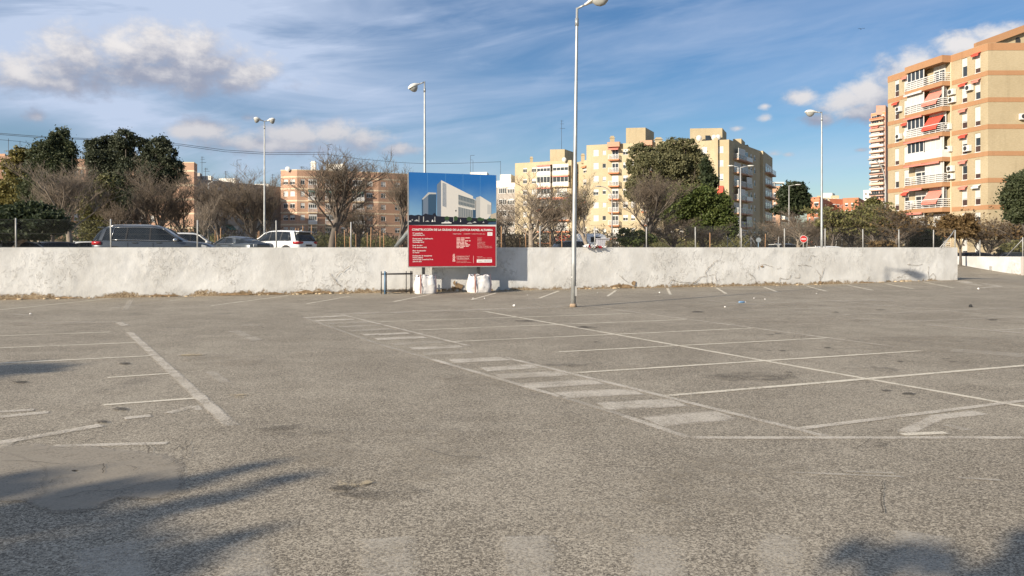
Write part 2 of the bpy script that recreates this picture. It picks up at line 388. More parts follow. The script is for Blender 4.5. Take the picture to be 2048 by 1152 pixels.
# ------------------------------------------------------------------ ground
def build_ground():
    xs = np.concatenate([[-1500, -600, -250, -120, -80], np.arange(-60, 12, 4.0), np.arange(12, 36, 0.5), np.arange(36, 64, 4.0), [80, 120, 250, 600, 1500]])
    ss = np.concatenate([[-300, -80, -40], np.arange(-20, 20, 4.0), np.arange(20, 29.6, 0.6), [29.7, 29.84, 29.92], np.arange(30.0, 60, 0.6), [64, 70, 80, 95, 120, 180, 300, 700, 3500]])
    V = []; 
    for s in ss:
        for x in xs:
            k = WK if abs(x) <= 70 else WK * 70 / abs(x)
            y = s + k * x
            z = gz(x, y) if abs(x) <= 70 else (0.0 if s < 29.86 else TERR)
            V.append((x, y, z))
    nx = len(xs); Fc = [(j*nx + i, j*nx + i + 1, (j+1)*nx + i + 1, (j+1)*nx + i) for j in range(len(ss) - 1) for i in range(nx - 1)]
    me = np_mesh('ground', V, np.array(Fc), MAT['asphalt'])
    return link('ground', me, kind='structure')
ground = build_ground()

LAYER = [0]
def strip(name, pts, w, m, dz=0.004, sub=None, parent=None):
    """flat ribbon on the ground through world points, w metres wide, uv along/across"""
    pts = [Vector((p[0], p[1], 0)) for p in pts]
    L = sum((pts[i+1] - pts[i]).length for i in range(len(pts) - 1))
    dense = []
    for i in range(len(pts) - 1):
        n = max(1, int((pts[i+1] - pts[i]).length / 0.7))
        for k in range(n): dense.append(pts[i].lerp(pts[i+1], k / n))
    dense.append(pts[-1])
    LAYER[0] = (LAYER[0] + 1) % 9; dz = dz + LAYER[0] * 0.0005
    V = []; UV = []; acc = 0.0
    for i, p in enumerate(dense):
        d = (dense[min(i+1, len(dense)-1)] - dense[max(i-1, 0)]).normalized(); nrm = Vector((-d.y, d.x, 0))
        if i: acc += (p - dense[i-1]).length
        for sgn, vv in ((-0.5, 0.0), (0.5, 1.0)):
            q = p + nrm * w * sgn; V.append((q.x, q.y, gz(q.x, q.y) + dz)); UV.append((acc / L, vv))
    Fc = [(2*i, 2*i + 2, 2*i + 3, 2*i + 1) for i in range(len(dense) - 1)]
    me = np_mesh(name, V, np.array(Fc)[:, ::-1], MAT[m]); uvl = me.uv_layers.new(name='uv')
    for lp in me.loops: uvl.data[lp.index].uv = UV[lp.vertex_index]
    return link(name, me, parent or ground, kind='structure')
def line(a, b, w=0.11, m='paint', name='painted_line'): return strip(name, [G(*a), G(*b)], w, m)
def bar(a, b, w=0.42, m='paint', name='painted_bar'): return strip(name, [G(*a), G(*b)], w, m)
def blotch(u, v, ru, rv, m, name='stain', seed=0):
    """an irregular patch on the ground, drawn as a disc of quads whose v runs from rim to middle"""
    c = G(u, v); e1 = G(u + ru, v) - c; e2 = G(u, v - rv) - c; rng = random.Random(int(u * 7 + v)); n = 22; V = []; UV = []
    LAYER[0] = (LAYER[0] + 1) % 9; dz = 0.009 + LAYER[0] * 0.0005
    ph = [rng.uniform(0.78, 1.12) for _ in range(n)]
    for fr, vv in ((1.0, 0.0), (0.55, 0.5), (0.03, 0.5)):
        for j in range(n):
            q = 2 * math.pi * j / n; p = c + (e1 * math.cos(q) + e2 * math.sin(q)) * fr * ph[j]
            V.append((p.x, p.y, gz(p.x, p.y) + dz)); UV.append((0.5, vv))
    Fc = [(k*n + j, k*n + (j+1) % n, (k+1)*n + (j+1) % n, (k+1)*n + j) for k in range(2) for j in range(n)]
    me = np_mesh(name, V, np.array(Fc), MAT[m]); uvl = me.uv_layers.new(name='uv')
    for lp in me.loops: uvl.data[lp.index].uv = UV[lp.vertex_index]
    return link(name, me, ground, kind='structure')

PF = 'paint_fresh'; FA = 'paint_faint'
# bays on the left
for a, b in (((-60,674),(226,664)), ((-60,698.5),(279,685)), ((-60,730),(311,711.5)), ((213,756),(342,747.5)), ((205,811),(407,796))): line(a, b, 0.09, PF)
line((258,664),(463,853), 0.15); line((-40,653),(239,644), 0.10); line((236,645),(251,652), 0.2)
line((-20,622),(222,597), 0.10, PF)
line((215,617),(400,595), 0.10); line((419,612),(578,591), 0.10, PF); line((380,613),(455,609), 0.10); line((612,608),(700,593), 0.10, PF)
for a, b, w in (((97,631),(191,628),.12), ((482,651),(523,651),.25), ((466,662),(516,682),.26), ((355,710),(413,709),.2), ((20,628),(60,631),.2), ((60,647),(190,643),.3), ((420,744),(452,766),.16), ((250,620),(262,600),.2)): line(a, b, w, FA)
# worn arrows in the near lane on the left
for a, b, w in (((-60,828),(70,820),.13), ((-30,838),(99,825),.16), ((-40,893),(205,851),.16), ((248,838),(302,832),.14), ((335,828),(391,813),.14), ((391,813),(396,821),.1), ((102,893),(335,887),.10)): line(a, b, w, 'paint' if w > .11 else 'paint')
# ladder of worn bars down the middle
line((681,629),(942,693), 0.10); line((1005,714),(1300,786), 0.11); line((1250,774),(1653,874), 0.11)
line((607,635),(760,690), 0.10, FA); line((760,690),(863,719), 0.10, FA); line((863,719),(1126,796), 0.11); line((1126,796),(1250,833), 0.10, FA); line((1245,831),(1378,876), 0.11)
line((1372,876),(2140,876), 0.10)
for a, b, w, m in (((607,636),(690,632),.4,'paint'), ((629,642),(709,638.6),.4,'paint'), ((651,648),(737,644),.4,FA), ((677,655),(757,650.5),.4,FA), ((699,662.5),(784,658),.4,FA),
      ((726,670.5),(819,666.8),.36,'paint'), ((750,679),(851,674.6),.42,'paint'), ((784,689),(887,684),.4,FA), ((819,697.5),(925,693),.36,'paint'), ((846,708.5),(945,704),.4,FA),
      ((901,723),(1017,717),.46,'paint'), ((965,739.5),(1072,733),.42,'paint'), ((993,754),(1133,747),.42,'paint'), ((1050,773),(1198,764),.44,'paint'), ((1116,792),(1277,784),.42,'paint'),
      ((1201,814),(1361,806),.44,'paint'), ((1300,844),(1455,830),.46,'paint')): bar(a, b, w, m)
for u in (700, 745, 812, 872, 940, 985, 1045, 1095): line((u - 28, 629.5 - (u - 690) * 0.030), (u + 26, 626.5 - (u - 690) * 0.030), 0.5, FA, 'painted_bar')
line((700,629),(1150,612), 0.10, FA); line((840,612),(985,611), 0.10, FA)
# bays on the right of the middle
line((750,644),(1270,627), 0.09, PF); line((819,661),(1382,639), 0.09, PF); line((901,684),(1519,656), 0.09, PF); line((1106,705),(1663,676), 0.09, PF)
line((1143,747),(1846,702), 0.10, PF); line((1328,793),(2130,725), 0.11, PF); line((1589,860),(2130,792), 0.11)
line((964,622),(2130,828), 0.10, PF); line((1190,614),(1792,694), 0.10)
# disabled bay mark, badly worn
for a, b, w, m in (((1808,866),(1878,834),.16,'paint'), ((1870,836),(1962,826),.20,'paint'), ((1803,870),(1893,866),.10,PF), ((1893,851),(1935,862),.14,FA)): line(a, b, w, m, 'painted_symbol')
# far bays on the right
for a, b, w, m in (((1440,610),(1660,630),.12,FA), ((1560,606),(1790,598),.10,'paint'), ((1659,601),(2100,641),.10,'paint'), ((1581,618),(1913,606),.09,'paint'), ((1679,630),(2041,615),.09,'paint'), ((1776,645),(2100,631),.09,'paint'),
      ((1987,661),(2100,655),.09,'paint'), ((1975,588),(2100,587),.10,'paint'), ((1700,637),(1765,640),.3,FA), ((1850,650),(2048,667),.3,FA), ((1450,611),(1560,605),.2,FA), ((1400,600),(1530,612),.3,FA), ((1900,700),(2100,715),.6,FA), ((1660,603),(1850,600),.25,FA)): line(a, b, w, m)
# short bay ends along the wall
for a, b in (((786,604),(860,589)), ((942,600),(993,586)), ((1078,597),(1118,582)), ((1215,593),(1232,581)), ((1335,577),(1341,590)), ((1433,576),(1453,588)), ((1527,574),(1554,584)), ((1612,572),(1655,583)), ((1694,570),(1747,581)), ((1772,568),(1829,578)), ((1846,564),(1909,576))):
    line(a, b, 0.12, PF)
for u, v in ((785,604.5), (945,600), (1078,597), (1135,590), (1185,598.6), (1335,590.5), (1440,589), (1560,585)): line((u - 28, v + .3), (u + 30, v - .3), 0.08, 'paint')
line((1912,563),(1965,572), .25); line((1965,567),(2003,573), .25); line((2003,573),(1962,576), .3); line((1924,562),(1940,566), .5)
# faded crossing bars close to the camera, thin scrapes, patches
for u0, u1, v0 in ((714,830,1077), (994,1110,1073), (1255,1363,1071), (1512,1604,1069), (1784,1900,1066), (150,285,1091), (440,540,1084)):
    a = G((u0 + u1) / 2, v0); b = G((u0 + u1) / 2 + 10, 1240); strip('painted_bar', [a, b], (u1 - u0) / F * a.y, FA)
for a, b, w, m in (((1582,946),(1807,955),.05,FA), ((1690,944),(1790,948),.05,FA), ((1915,957),(2003,962),.05,FA), ((0,900),(20,885),.1,FA)): line(a, b, w, m)
blotch(150, 944, 232, 58, 'smooth_patch', 'repair_patch'); blotch(-40, 950, 140, 55, 'smooth_patch', 'repair_patch')
blotch(706, 968, 52, 8, 'sand', 'pothole'); blotch(484, 793, 36, 5, 'sand', 'pothole'); blotch(385, 709.5, 34, 4, 'sand', 'pothole')
for u, v, ru, rv in ((690,978,40,6), (240,820,20,5), (205,845,14,3), (1758,891,26,5), (1815,789,18,3.5), (1772,782,14,2), (1575,746,14,2.5), (1580,750,10,2), (1892,719,12,2), (1908,724,14,2), (1930,725,10,1.6),
      (1540,670,10,1.5), (1556,668,11,1.5), (1565,702,9,1.3), (1538,702,7,1.2), (1655,696,9,1.3), (1395,624,16,2), (1760,620,14,1.5), (1670,625,10,1.2), (1193,686,14,3), 
      (250,728,14,3), (1050,643,30,2), (1265,626,8,1.2), (1985,640,14,1.5), (40,765,20,3), (1175,655,30,2.5), (1840,720,8,1.4), (1800,724,9,1.4)): blotch(u, v, ru, rv, 'oil')
for u, v, ru, rv in ((1130,727,90,9), (1735,742,90,9), (1490,755,120,12), (760,985,110,22), (590,862,90,14)): blotch(u, v, ru, rv, 'smear')

def ground_crack(pts, w=.008):
    r_ = random.Random(int(pts[0][0])); q = []
    for i in range(len(pts) - 1):
        for k in range(5): f = k / 5; q.append(G(pts[i][0] + (pts[i+1][0] - pts[i][0]) * f + r_.uniform(-3, 3), pts[i][1] + (pts[i+1][1] - pts[i][1]) * f + r_.uniform(-1, 1)))
    q.append(G(*pts[-1])); strip('ground_crack', q, w * r_.uniform(.7, 1.3), 'gcrack', dz=0.014)
MAT['gcrack'] = paint_mat('asphalt_crack', (0.050, 0.044, 0.037), 0.15, 0.7, 0.62, 0.1)
for pts in ([(95,970),(110,962),(125,955)], [(60,905),(100,900),(150,890),(190,880)], [(190,935),(210,930),(205,950)], [(255,935),(275,940),(262,945)], [(290,890),(300,900),(295,910)], [(345,905),(370,892),(372,885)], [(320,935),(345,930),(372,915),(374,895)], [(0,925),(50,925),(120,930)], [(225,860),(250,848),(290,840)],
            [(120,1000),(180,985),(230,985),(330,960)], [(1764,965),(1762,990),(1766,1030)], [(1712,903),(1740,880)], [(500,880),(560,870),(640,872),(700,860)], [(0,868),(60,862),(140,866)], [(1010,640),(1060,643),(1100,640)], [(1550,835),(1640,842)], [(850,900),(900,915),(980,918)]): ground_crack(pts)

for u, v, ru, rv in ((1850,688,260,20), (1600,640,200,8), (1500,612,220,6), (1150,615,160,4), (800,900,260,60), (1450,960,260,60), (1000,760,160,18), (450,720,120,16), (120,648,160,5), (1250,1040,200,60)): blotch(u, v, ru, rv, 'dust', 'dust_patch')

# ------------------------------------------------------------------ the long white wall
def build_wall():
    nx, nz = 560, 22; x0, x1 = -34.0, WALL_X1; V = []
    for i in range(nx + 1):
        x = x0 + (x1 - x0) * i / nx; y = WS + WK * x; b = gz(x, y - 0.4) - 0.15
        for j in range(nz + 1):
            z = b + (EYE + 0.004 - b) * j / nz
            q = Vector((x * 0.9, z * 0.9, 3.1)); d = mnoise.noise(q) * 0.011 + mnoise.noise(q * 4.3) * 0.007
            rough = max(0.0, mnoise.noise(Vector((x * 0.28, 9.0, z * 0.5))) + 0.05) * 0.06; d += mnoise.noise(q * 9.0) * rough * 0.5
            edge = min(1.0, (EYE - z) / 0.12)
            if z < 0.16: d -= 0.03 * max(0.0, mnoise.noise(Vector((x * 1.2, 5.0, 0.0))) + 0.25)
            V.append((x + d * WK * edge, y - d * edge, z))
    Fc = [(i*(nz+1) + j, (i+1)*(nz+1) + j, (i+1)*(nz+1) + j + 1, i*(nz+1) + j + 1) for i in range(nx) for j in range(nz)]
    root = empty('retaining_wall', (0, WS + 0.15, 0), 'long whitewashed retaining wall with flaking paint and a brown stained foot across the car park', 'wall')
    link('wall_face', np_mesh('wall_face', V, np.array(Fc), MAT['wall'], smooth=True), root, (0, -WS - 0.15, 0))
    b = MB(); th = 0.30
    def q(x, y, z): return (x, y + WK * x, z)
    b.face([q(x0, WS, EYE + .004), q(x1, WS, EYE + .004), q(x1, WS + th, EYE + .004), q(x0, WS + th, EYE + .004)])
    b.face([q(x1, WS, -.2), q(x1, WS + th, -.2), q(x1, WS + th, EYE + .004), q(x1, WS, EYE + .004)])
    b.face([q(x1, WS + th, -.2), q(x0, WS + th, -.2), q(x0, WS + th, EYE + .004), q(x1, WS + th, EYE + .004)])
    # return that holds the terrace beside the ramp
    e = q(x1, WS + th, 0); b.box((e[0] - 0.3, e[1], -.2), (e[0] + 0.0, e[1] + 26, TERR + 0.1))
    b.build('wall_core', MAT['wall'], root, (0, -WS - 0.15, 0))
    # earth and fallen render along the foot
    r = random.Random(3); d = MB()
    for _ in range(170):
        x = r.uniform(-20, 21.5); n = mnoise.noise(Vector((x * 0.35, 0.0, 4.0)))
        if n < -0.15: continue
        y = WS + WK * x - r.uniform(0.0, 0.16) ; s = r.uniform(0.015, 0.05) * (1 + n); d.ell((x, y, gz(x, y) + s * 0.2), (s * r.uniform(1, 2.2), s, s * 0.55), 6, 4)
    d.build('fallen_render', mat('fallen_render_crumbs', (0.40, 0.31, 0.20), 0.9, 0.3, 9.0), root, (0, -WS - 0.15, 0), kind='stuff')
    return root
wall = build_wall()
def crack(pts, w=0.013):
    """a crack in the render, as a thin dark ribbon a few mm proud of the face"""
    W3 = []; rr = random.Random(int(pts[0][0] * 13))
    for i in range(len(pts) - 1):
        for k in range(6):
            f = k / 6; u = pts[i][0] + (pts[i+1][0] - pts[i][0]) * f; v = pts[i][1] + (pts[i+1][1] - pts[i][1]) * f
            W3.append((u + rr.uniform(-1.1, 1.1), v + rr.uniform(-0.9, 0.9)))
    b = MB(); P3 = []
    for u, v in W3:
        p = wall_pt(u, 0.034); p.z = EYE + (V0 - v) / F * p.y; P3.append(p)
    for i in range(len(P3) - 1):
        a, c = P3[i], P3[i+1]; d = c - a; n = Vector((-d.z, 0, d.x)).normalized() * w * rr.uniform(0.25, 0.75)
        b.face([a - n, c - n, c + n, a + n])
    b.build('crack', MAT['crack'], wall, (0, -WS - 0.15, 0))
MAT['crack'] = mat('open_crack', (0.22, 0.18, 0.135), 0.95, 0.3, 12.0)
for pts in ([(1382,566),(1392,563),(1400,555),(1414,552),(1410,545),(1416,537),(1430,523),(1437,521)], [(1418,551),(1430,548),(1434,540)], [(1392,563),(1393,570)], [(1413,552),(1414,571)], [(1423,554),(1424,571)], [(1432,550),(1432,570)],
            [(1516,540),(1517,531),(1526,529),(1536,531),(1548,534)], [(1496,547),(1505,551),(1511,559),(1512,570)], [(1555,538),(1562,535)], [(1558,570),(1559,556),(1570,559),(1578,557),(1584,548)], [(1589,555),(1597,557),(1600,545)],
            [(1617,522),(1622,512),(1634,512)], [(1596,531),(1610,530),(1625,533)], [(1634,540),(1640,552),(1640,566)], [(1647,536),(1645,550),(1638,562)], [(1735,560),(1740,552)],
            [(1855,560),(1860,553),(1866,547),(1871,552),(1872,559)], [(1815,529),(1825,530),(1835,531),(1846,527)], [(1345,560),(1350,562),(1360,564),(1374,564),(1388,566),(1400,556)], [(1338,568),(1341,561),(1347,559)], [(1240,553),(1250,560),(1256,566)],
            [(668,560),(676,548),(690,540),(700,530)], [(660,547),(672,566),(684,574)], [(640,585),(650,578),(662,579)], [(593,583),(600,579),(612,580),(620,586)], [(1740,558),(1736,563)], [(1858,532),(1856,545),(1858,555)], [(1795,556),(1799,553),(1804,556)]):
    crack(pts)
def flake(u, v, ru, rv, m):
    b = MB(); rr = random.Random(int(u)); pts = []
    for j in range(14):
        q = 2 * math.pi * j / 14; s = rr.uniform(0.55, 1.1); p = wall_pt(u + math.cos(q) * ru * s, 0.032); p.z = max(0.01, EYE + (V0 - (v + math.sin(q) * rv * s)) / F * p.y); pts.append(p)
    b.face(pts); b.build('bare_patch', m, wall, (0, -WS - 0.15, 0))
MAT['bare'] = mat('bare_brown_render', (0.27, 0.185, 0.105), 0.95, 0.45, 7.0, bmp=0.5)
for u, v, ru, rv in ((907,576,6,5), (917,573,9,8), (909,566,3,5), (1253,573,17,4.5), (1268,566,5,6), (1232,572,14,4), (1170,577,14,2.6), (1640,566,4,4), (1570,572,18,2.6), (1600,571,10,2), (612,584,24,3.6), (650,585,16,3.2), (475,588,40,3.6), (130,596,26,3.2), (330,591,30,3), (40,598,30,2.6), (1524,533,4,2.6), (1870,562,12,2.4), (1740,566,26,2.4), (1352,574,14,3), (545,587,30,3)):
    flake(u, v, ru, rv, MAT['bare'])

# second, lower wall beside the ramp
def build_wall2():
    A = Vector((29.9, 44.0, 0)); B = Vector((31.6, 58.0, 0)); d = (B - A).normalized(); n = Vector((-d.y, d.x, 0)) ; L = (B - A).length; V = []
    root = empty('ramp_wall', A, 'low white wall climbing beside the ramp right of the long wall', 'wall')
    nx, nz = 90, 10
    for i in range(nx + 1):
        p = A + d * L * i / nx; zt = 1.165 - 0.0085 * L * i / nx; zb = gz(p.x - .5, p.y) - 0.2
        for j in range(nz + 1):
            z = zb + (zt - zb) * j / nz; dd = mnoise.noise(Vector((p.y * 1.3, z * 1.5, 8.0))) * 0.014
            V.append((p.x + n.x * dd - A.x, p.y + n.y * dd - A.y, z))
    Fc = [(i*(nz+1) + j, (i*(nz+1)) + j + 1, (i+1)*(nz+1) + j + 1, (i+1)*(nz+1) + j) for i in range(nx) for j in range(nz)]
    link('wall_face', np_mesh('wall_face', V, np.array(Fc), MAT['wall'], smooth=True), root)
    b = MB(); o = -n * 0.28
    def ln(k, z): q = d * L * k; return Vector((q.x, q.y, z))
    b.face([ln(0, 1.165), ln(0, 1.165) + o, ln(1, 1.046) + o, ln(1, 1.046)])
    b.face([ln(0, -.2), ln(0, -.2) + o, ln(0, 1.165) + o, ln(0, 1.165)]); b.face([ln(0, -.2) + o, ln(1, -.2) + o, ln(1, 1.046) + o, ln(0, 1.165) + o])
    b.build('wall_core', MAT['wall'], root)
    c = MB(); c.box((-.02, -.14, 0.0), (.36, 0.05, 1.15)); c.build('end_pier', mat('grey_pier', (0.45, 0.40, 0.36), 0.8), root)
    s = MB(); p = d * 3.4; s.box((p.x - .12, p.y - .07, .05), (p.x - .02, p.y + .07, .52)); s.build('bollard_stub', MAT['galv_dull'], root)
    return root, A, d, n, L
wall2, W2A, W2d, W2n, W2L = build_wall2()

# ------------------------------------------------------------------ wire fences
def chain_link(a, b, z0a, z0b, h, pitch, r, mname='galv_dull'):
    a = Vector(a); b = Vector(b); d = (b - a); L = d.length; d.normalize(); p0 = []; p1 = []
    n = int((L + h) / pitch)
    for sgn in (1, -1):
        for i in range(n):
            s0 = i * pitch - (h if sgn > 0 else 0); s1 = s0 + sgn * h
            lo, hi = 0.0, 1.0
            def zz(s): return z0a + (z0b - z0a) * min(1, max(0, s / L))
            f0, f1 = 0.0, 1.0
            # clip to the ends
            for lim, side in ((0.0, -1), (L, 1)):
                for (fa) in (0,):
                    pass
            if s0 < 0 and sgn > 0: f0 = -s0 / h
            if s1 > L and sgn > 0: f1 = (L - s0) / h
            if s0 > L and sgn < 0: f0 = (s0 - L) / h
            if s1 < 0 and sgn < 0: f1 = s0 / h
            if f1 <= f0: continue
            sa = s0 + sgn * h * f0; sb = s0 + sgn * h * f1
            p0.append((a + d * sa + Vector((0, 0, zz(sa) + h * f0)))[:]); p1.append((a + d * sb + Vector((0, 0, zz(sb) + h * f1)))[:])
    rr = np.full(len(p0), r); return np.array(p0), np.array(p1), rr, mname
def wall_fence():
    mid = wall_pt(1024, -0.15); root = empty('wire_fence', (mid.x, mid.y, EYE), 'galvanised chain link fence on posts along the top of the long white wall', 'fence')
    off = -Vector(root.location)
    us = [(32,436),(222,438),(395,440),(553,441),(702,444),(840,447),(965,449),(1080,452),(1190,453),(1293,454),(1391,454),(1483,456),(1569,457),(1650,457),(1726,459),(1798,460),(1867,461),(1910,461)]
    for u, v in us:
        p = wall_pt(u, -0.15); h = min(1.0, max(0.86, (V0 - v) / F * p.y)); b = MB(); lean = random.uniform(-.012, .012)
        b.tube([(p.x, p.y, EYE - .02), (p.x + lean, p.y, EYE + h)], 0.026, 7).build('fence_post', MAT['galv_dull'], root, off)
    for u0, u1, h1 in ((1885, 1909, .86), (1880, 1906, .7)):
        a = wall_pt(u0, -.15); c = wall_pt(u1, -.15); b = MB(); b.tube([(a.x, a.y, EYE), (c.x, c.y, EYE + h1)], 0.02, 6).build('fence_brace', MAT['galv_dull'], root, off)
    a = wall_pt(-320, -.15); c = wall_pt(1911, -.15); parts = chain_link((a.x, a.y, 0), (c.x, c.y, 0), EYE + .02, EYE + .02, .90, .075, .0013)
    me = segs_mesh('wire_mesh', *parts[:3], parts[2], MAT['wire']); link('wire_mesh', me, root, off, kind='stuff')
    w = MB()
    for z in (.03, .46, .92):
        w.tube([(a.x, a.y, EYE + z), (c.x, c.y, EYE + z)], .0026, 4, cap=False)
    w.build('tension_wire', MAT['wire'], root, off)
MAT['wire'] = mat('fence_wire', (0.10, 0.10, 0.098), 0.7, 0.1, 3.0)
wall_fence()
def ramp_fence():
    root = empty('wire_fence', W2A + Vector((0, 0, 1.16)), 'wire fence with a slanting brace on top of the low ramp wall', 'fence'); off = -Vector(root.location)
    def at(k): p = W2A + W2d * k - W2n * 0.14; return Vector((p.x, p.y, 1.16 - .0085 * k))
    for k, h in ((.15, 1.15), (5.2, 1.1), (10.5, 1.1)):
        p = at(k); MB().tube([p, p + Vector((0, 0, h))], .028, 7).build('fence_post', MAT['galv_dull'], root, off)
    MB().tube([at(2.0), at(.2) + Vector((0, 0, 1.0))], .022, 6).build('fence_brace', MAT['galv_dull'], root, off)
    a = at(.15); c = at(10.5); pr = chain_link((a.x, a.y, 0), (c.x, c.y, 0), a.z, c.z, 1.05, .075, .0013); link('wire_mesh', segs_mesh('wire_mesh', *pr[:3], pr[2], MAT['wire']), root, off, kind='stuff')
ramp_fence()
def far_fence():
    a = P(1320, 495, 60); c = P(1900, 495, 66); root = empty('wire_fence', (0.5*(a.x+c.x), 63, TERR), 'second wire fence with braced posts farther back behind the long wall', 'fence'); off = -Vector(root.location)
    def at(u): k = (u - 1320) / 580; Y = 60 + 6 * k; return Vector(((u - U0) / F * Y, Y, TERR))
    for u, lean in ((1347,0),(1404,0),(1455,0),(1502,0),(1555,.1),(1612,.16),(1669,.24),(1684,0),(1735,.22),(1810,.2),(1877,.25)):
        p = at(u); MB().tube([p, p + Vector((lean, 0, 1.55))], .03, 6).build('fence_post', MAT['galv_dull'], root, off)
    for u0, u1 in ((1474,1456),(1484,1501),(1517,1503),(1703,1686)):
        MB().tube([at(u0) + Vector((0, 0, .55)), at(u1) + Vector((0, 0, 1.45))], .024, 6).build('fence_brace', MAT['galv_dull'], root, off)
    p0 = at(1320); p1 = at(1890); pr = chain_link((p0.x, p0.y, 0), (p1.x, p1.y, 0), TERR, TERR, 1.5, .16, .0022); link('wire_mesh', segs_mesh('wire_mesh', *pr[:3], pr[2], MAT['wire']), root, off, kind='stuff')
far_fence()

# ------------------------------------------------------------------ the building-site board
BA = Vector(((817 - U0) / F * 28.0, 28.0, 0)); BB = Vector(((992 - U0) / F * 28.9, 28.9, 0))
bd = (BB - BA); BW = bd.length; bd.normalize(); brz = math.atan2(bd.y, bd.x); BZ0 = 0.985; BH = 3.49
board = empty('site_board', (BA + BB) / 2, 'large building site board with a red lower half and a picture of a white building', 'sign', rz=brz)
def bl(u, v):
    """photo pixel on the board -> board-local x, z"""
    f = (u - 817.5) / 174.5; f = f + 0.008 * f * (1 - f); vt = 345 + 6.2 * f; tt = (v - vt) / (533.2 - vt); return ((f - 0.5) * BW, BZ0 + BH * (1 - tt))
for i in range(5):
    x0 = -BW/2 + BW * i / 5 + .002; x1 = -BW/2 + BW * (i + 1) / 5 - .002
    MB().box((x0, -.02, BZ0), (x1, .02, BZ0 + BH)).build('panel', MAT['white'], board)
e = MB(); e.box((-BW/2 - .025, -.03, BZ0 - .02), (-BW/2 - .001, .03, BZ0 + BH + .02)); e.box((BW/2 + .001, -.03, BZ0 - .02), (BW/2 + .012, .03, BZ0 + BH + .02))
e.box((-BW/2 - .001, -.03, BZ0 - .03), (BW/2 + .001, .03, BZ0 - .002)); e.build('edge_trim', MAT['galv_dull'], board)
def pmat(name, c):
    m, t, b = new_mat(name); b.inputs['Base Color'].default_value = rgb(c); b.inputs['Roughness'].default_value = 0.42; b.inputs['Specular IOR Level'].default_value = 0.3; return m
MAT['p_red'] = mat('print_red', (0.335, 0.006, 0.016), 0.45, 0.05, 0.8); MAT['p_white'] = pmat('print_white', (0.78, 0.76, 0.74)); MAT['p_pink'] = pmat('print_pink', (0.74, 0.50, 0.46)); MAT['p_grey'] = pmat('print_grey', (0.25, 0.25, 0.25))
def psky():
    m, t, b = new_mat('print_sky'); p = objco(t); _, _, z = sep(t, p); n = tnoise(t, p, 1.2, 3.0, 0.5)
    f = (z + (n - 0.5) * 0.6).smooth(BZ0 + 1.6, BZ0 + 3.3); t.links.new(mixc(t, f, (0.19, 0.34, 0.47), (0.012, 0.115, 0.36)).s, b.inputs['Base Color']); b.inputs['Roughness'].default_value = 0.42; return m
MAT['p_sky'] = psky()
for k, c in dict(p_bwhite=(0.56,0.54,0.50), p_bside=(0.13,0.17,0.23), p_bblue=(0.035,0.075,0.13), p_bglass=(0.10,0.13,0.15), p_bglass2=(0.26,0.27,0.27), p_black=(0.014,0.016,0.026), p_green=(0.035,0.07,0.03), p_tan=(0.42,0.36,0.28), p_seam=(0.10,0.25,0.46), p_shade=(0.40,0.40,0.39)).items(): MAT[k] = pmat('print_' + k[2:], c)
PR = ['p_sky','p_red','p_bwhite','p_bside','p_bblue','p_bglass','p_bglass2','p_black','p_green','p_tan','p_seam','p_white','p_grey','p_pink','p_shade']
pic = MB(); ly = [0]
def pp(pts, m, scale=10.474, ou=810, ov=340):
    ly[0] += 1; y = -.0205 - ly[0] * .00012
    pic.face([(lambda q: (q[0], y, q[1]))(bl(ou + a / scale, ov + c / scale)) for a, c in pts][::-1], PR.index(m))
pp([(78,1140),(1915,1150),(1915,112),(78,30)], 'p_sky')
for x in (460, 830, 1195, 1560): pp([(x,1140),(x+5,1140),(x+5,60),(x,60)], 'p_seam')
pp([(345,990),(345,600),(480,470),(640,490),(640,990)], 'p_bblue'); pp([(345,605),(480,460),(640,470),(640,500),(500,500),(372,612)], 'p_shade'); pp([(372,960),(372,615),(475,530),(475,960)], 'p_bside')
pp([(490,960),(490,515),(630,535),(630,960)], 'p_bblue')
pp([(655,980),(655,300),(745,205),(745,980)], 'p_bside'); pp([(740,985),(740,205),(1410,550),(1410,600),(1460,612),(1460,840),(1400,830),(1400,1000)], 'p_bwhite')
for i in range(26):
    y = 262 + i * 19; pp([(765,y+10),(775,y),(850,y+30),(850,y+42)], 'p_bside')
pp([(1100,720),(1100,515),(1445,625),(1445,800)], 'p_bglass'); 
for i in range(11): x = 1112 + i * 31; pp([(x,745+i*7),(x,540+i*10),(x+9,543+i*10),(x+9,748+i*7)], 'p_bglass2')
pp([(1100,655),(1100,615),(1445,715),(1445,745)], 'p_bglass2')
pp([(1095,985),(1095,770),(1405,845),(1405,1000)], 'p_bglass2')
for i in range(8): x = 1110 + i * 37; pp([(x,985),(x,775+i*9),(x+14,778+i*9),(x+14,985)], 'p_bglass')
pp([(1405,1000),(1405,830),(1475,845),(1475,1000)], 'p_bblue'); pp([(1460,640),(1478,640),(1478,850),(1460,845)], 'p_black')
pp([(1470,1010),(1470,580),(1560,550),(1560,1020)], 'p_shade'); pp([(1560,1030),(1560,548),(1800,695),(1800,940),(1720,1035)], 'p_bwhite'); pp([(1715,930),(1715,720),(1795,745),(1795,935)], 'p_shade')
pp([(1770,1045),(1790,935),(1905,900),(1905,1045)], 'p_tan'); pp([(1035,870),(1035,840),(1058,836),(1058,862)], 'p_black')
pp([(78,1090),(78,940),(130,930),(200,945),(280,930),(350,950),(420,905),(480,925),(560,940),(600,890),(655,965),(1000,985),(1500,1010),(1700,1040),(1905,1040),(1905,1100)], 'p_black')
for x, w, h in ((860,50,80), (1040,50,95), (1330,60,85), (1550,55,80), (1620,30,50), (1770,70,60), (1860,50,60)):
    cy = 1010 + (x - 860) * .04; pp([(x + w * math.cos(2*math.pi*j/10), cy + h * .55 * math.sin(-2*math.pi*j/10)) for j in range(10)], 'p_green')
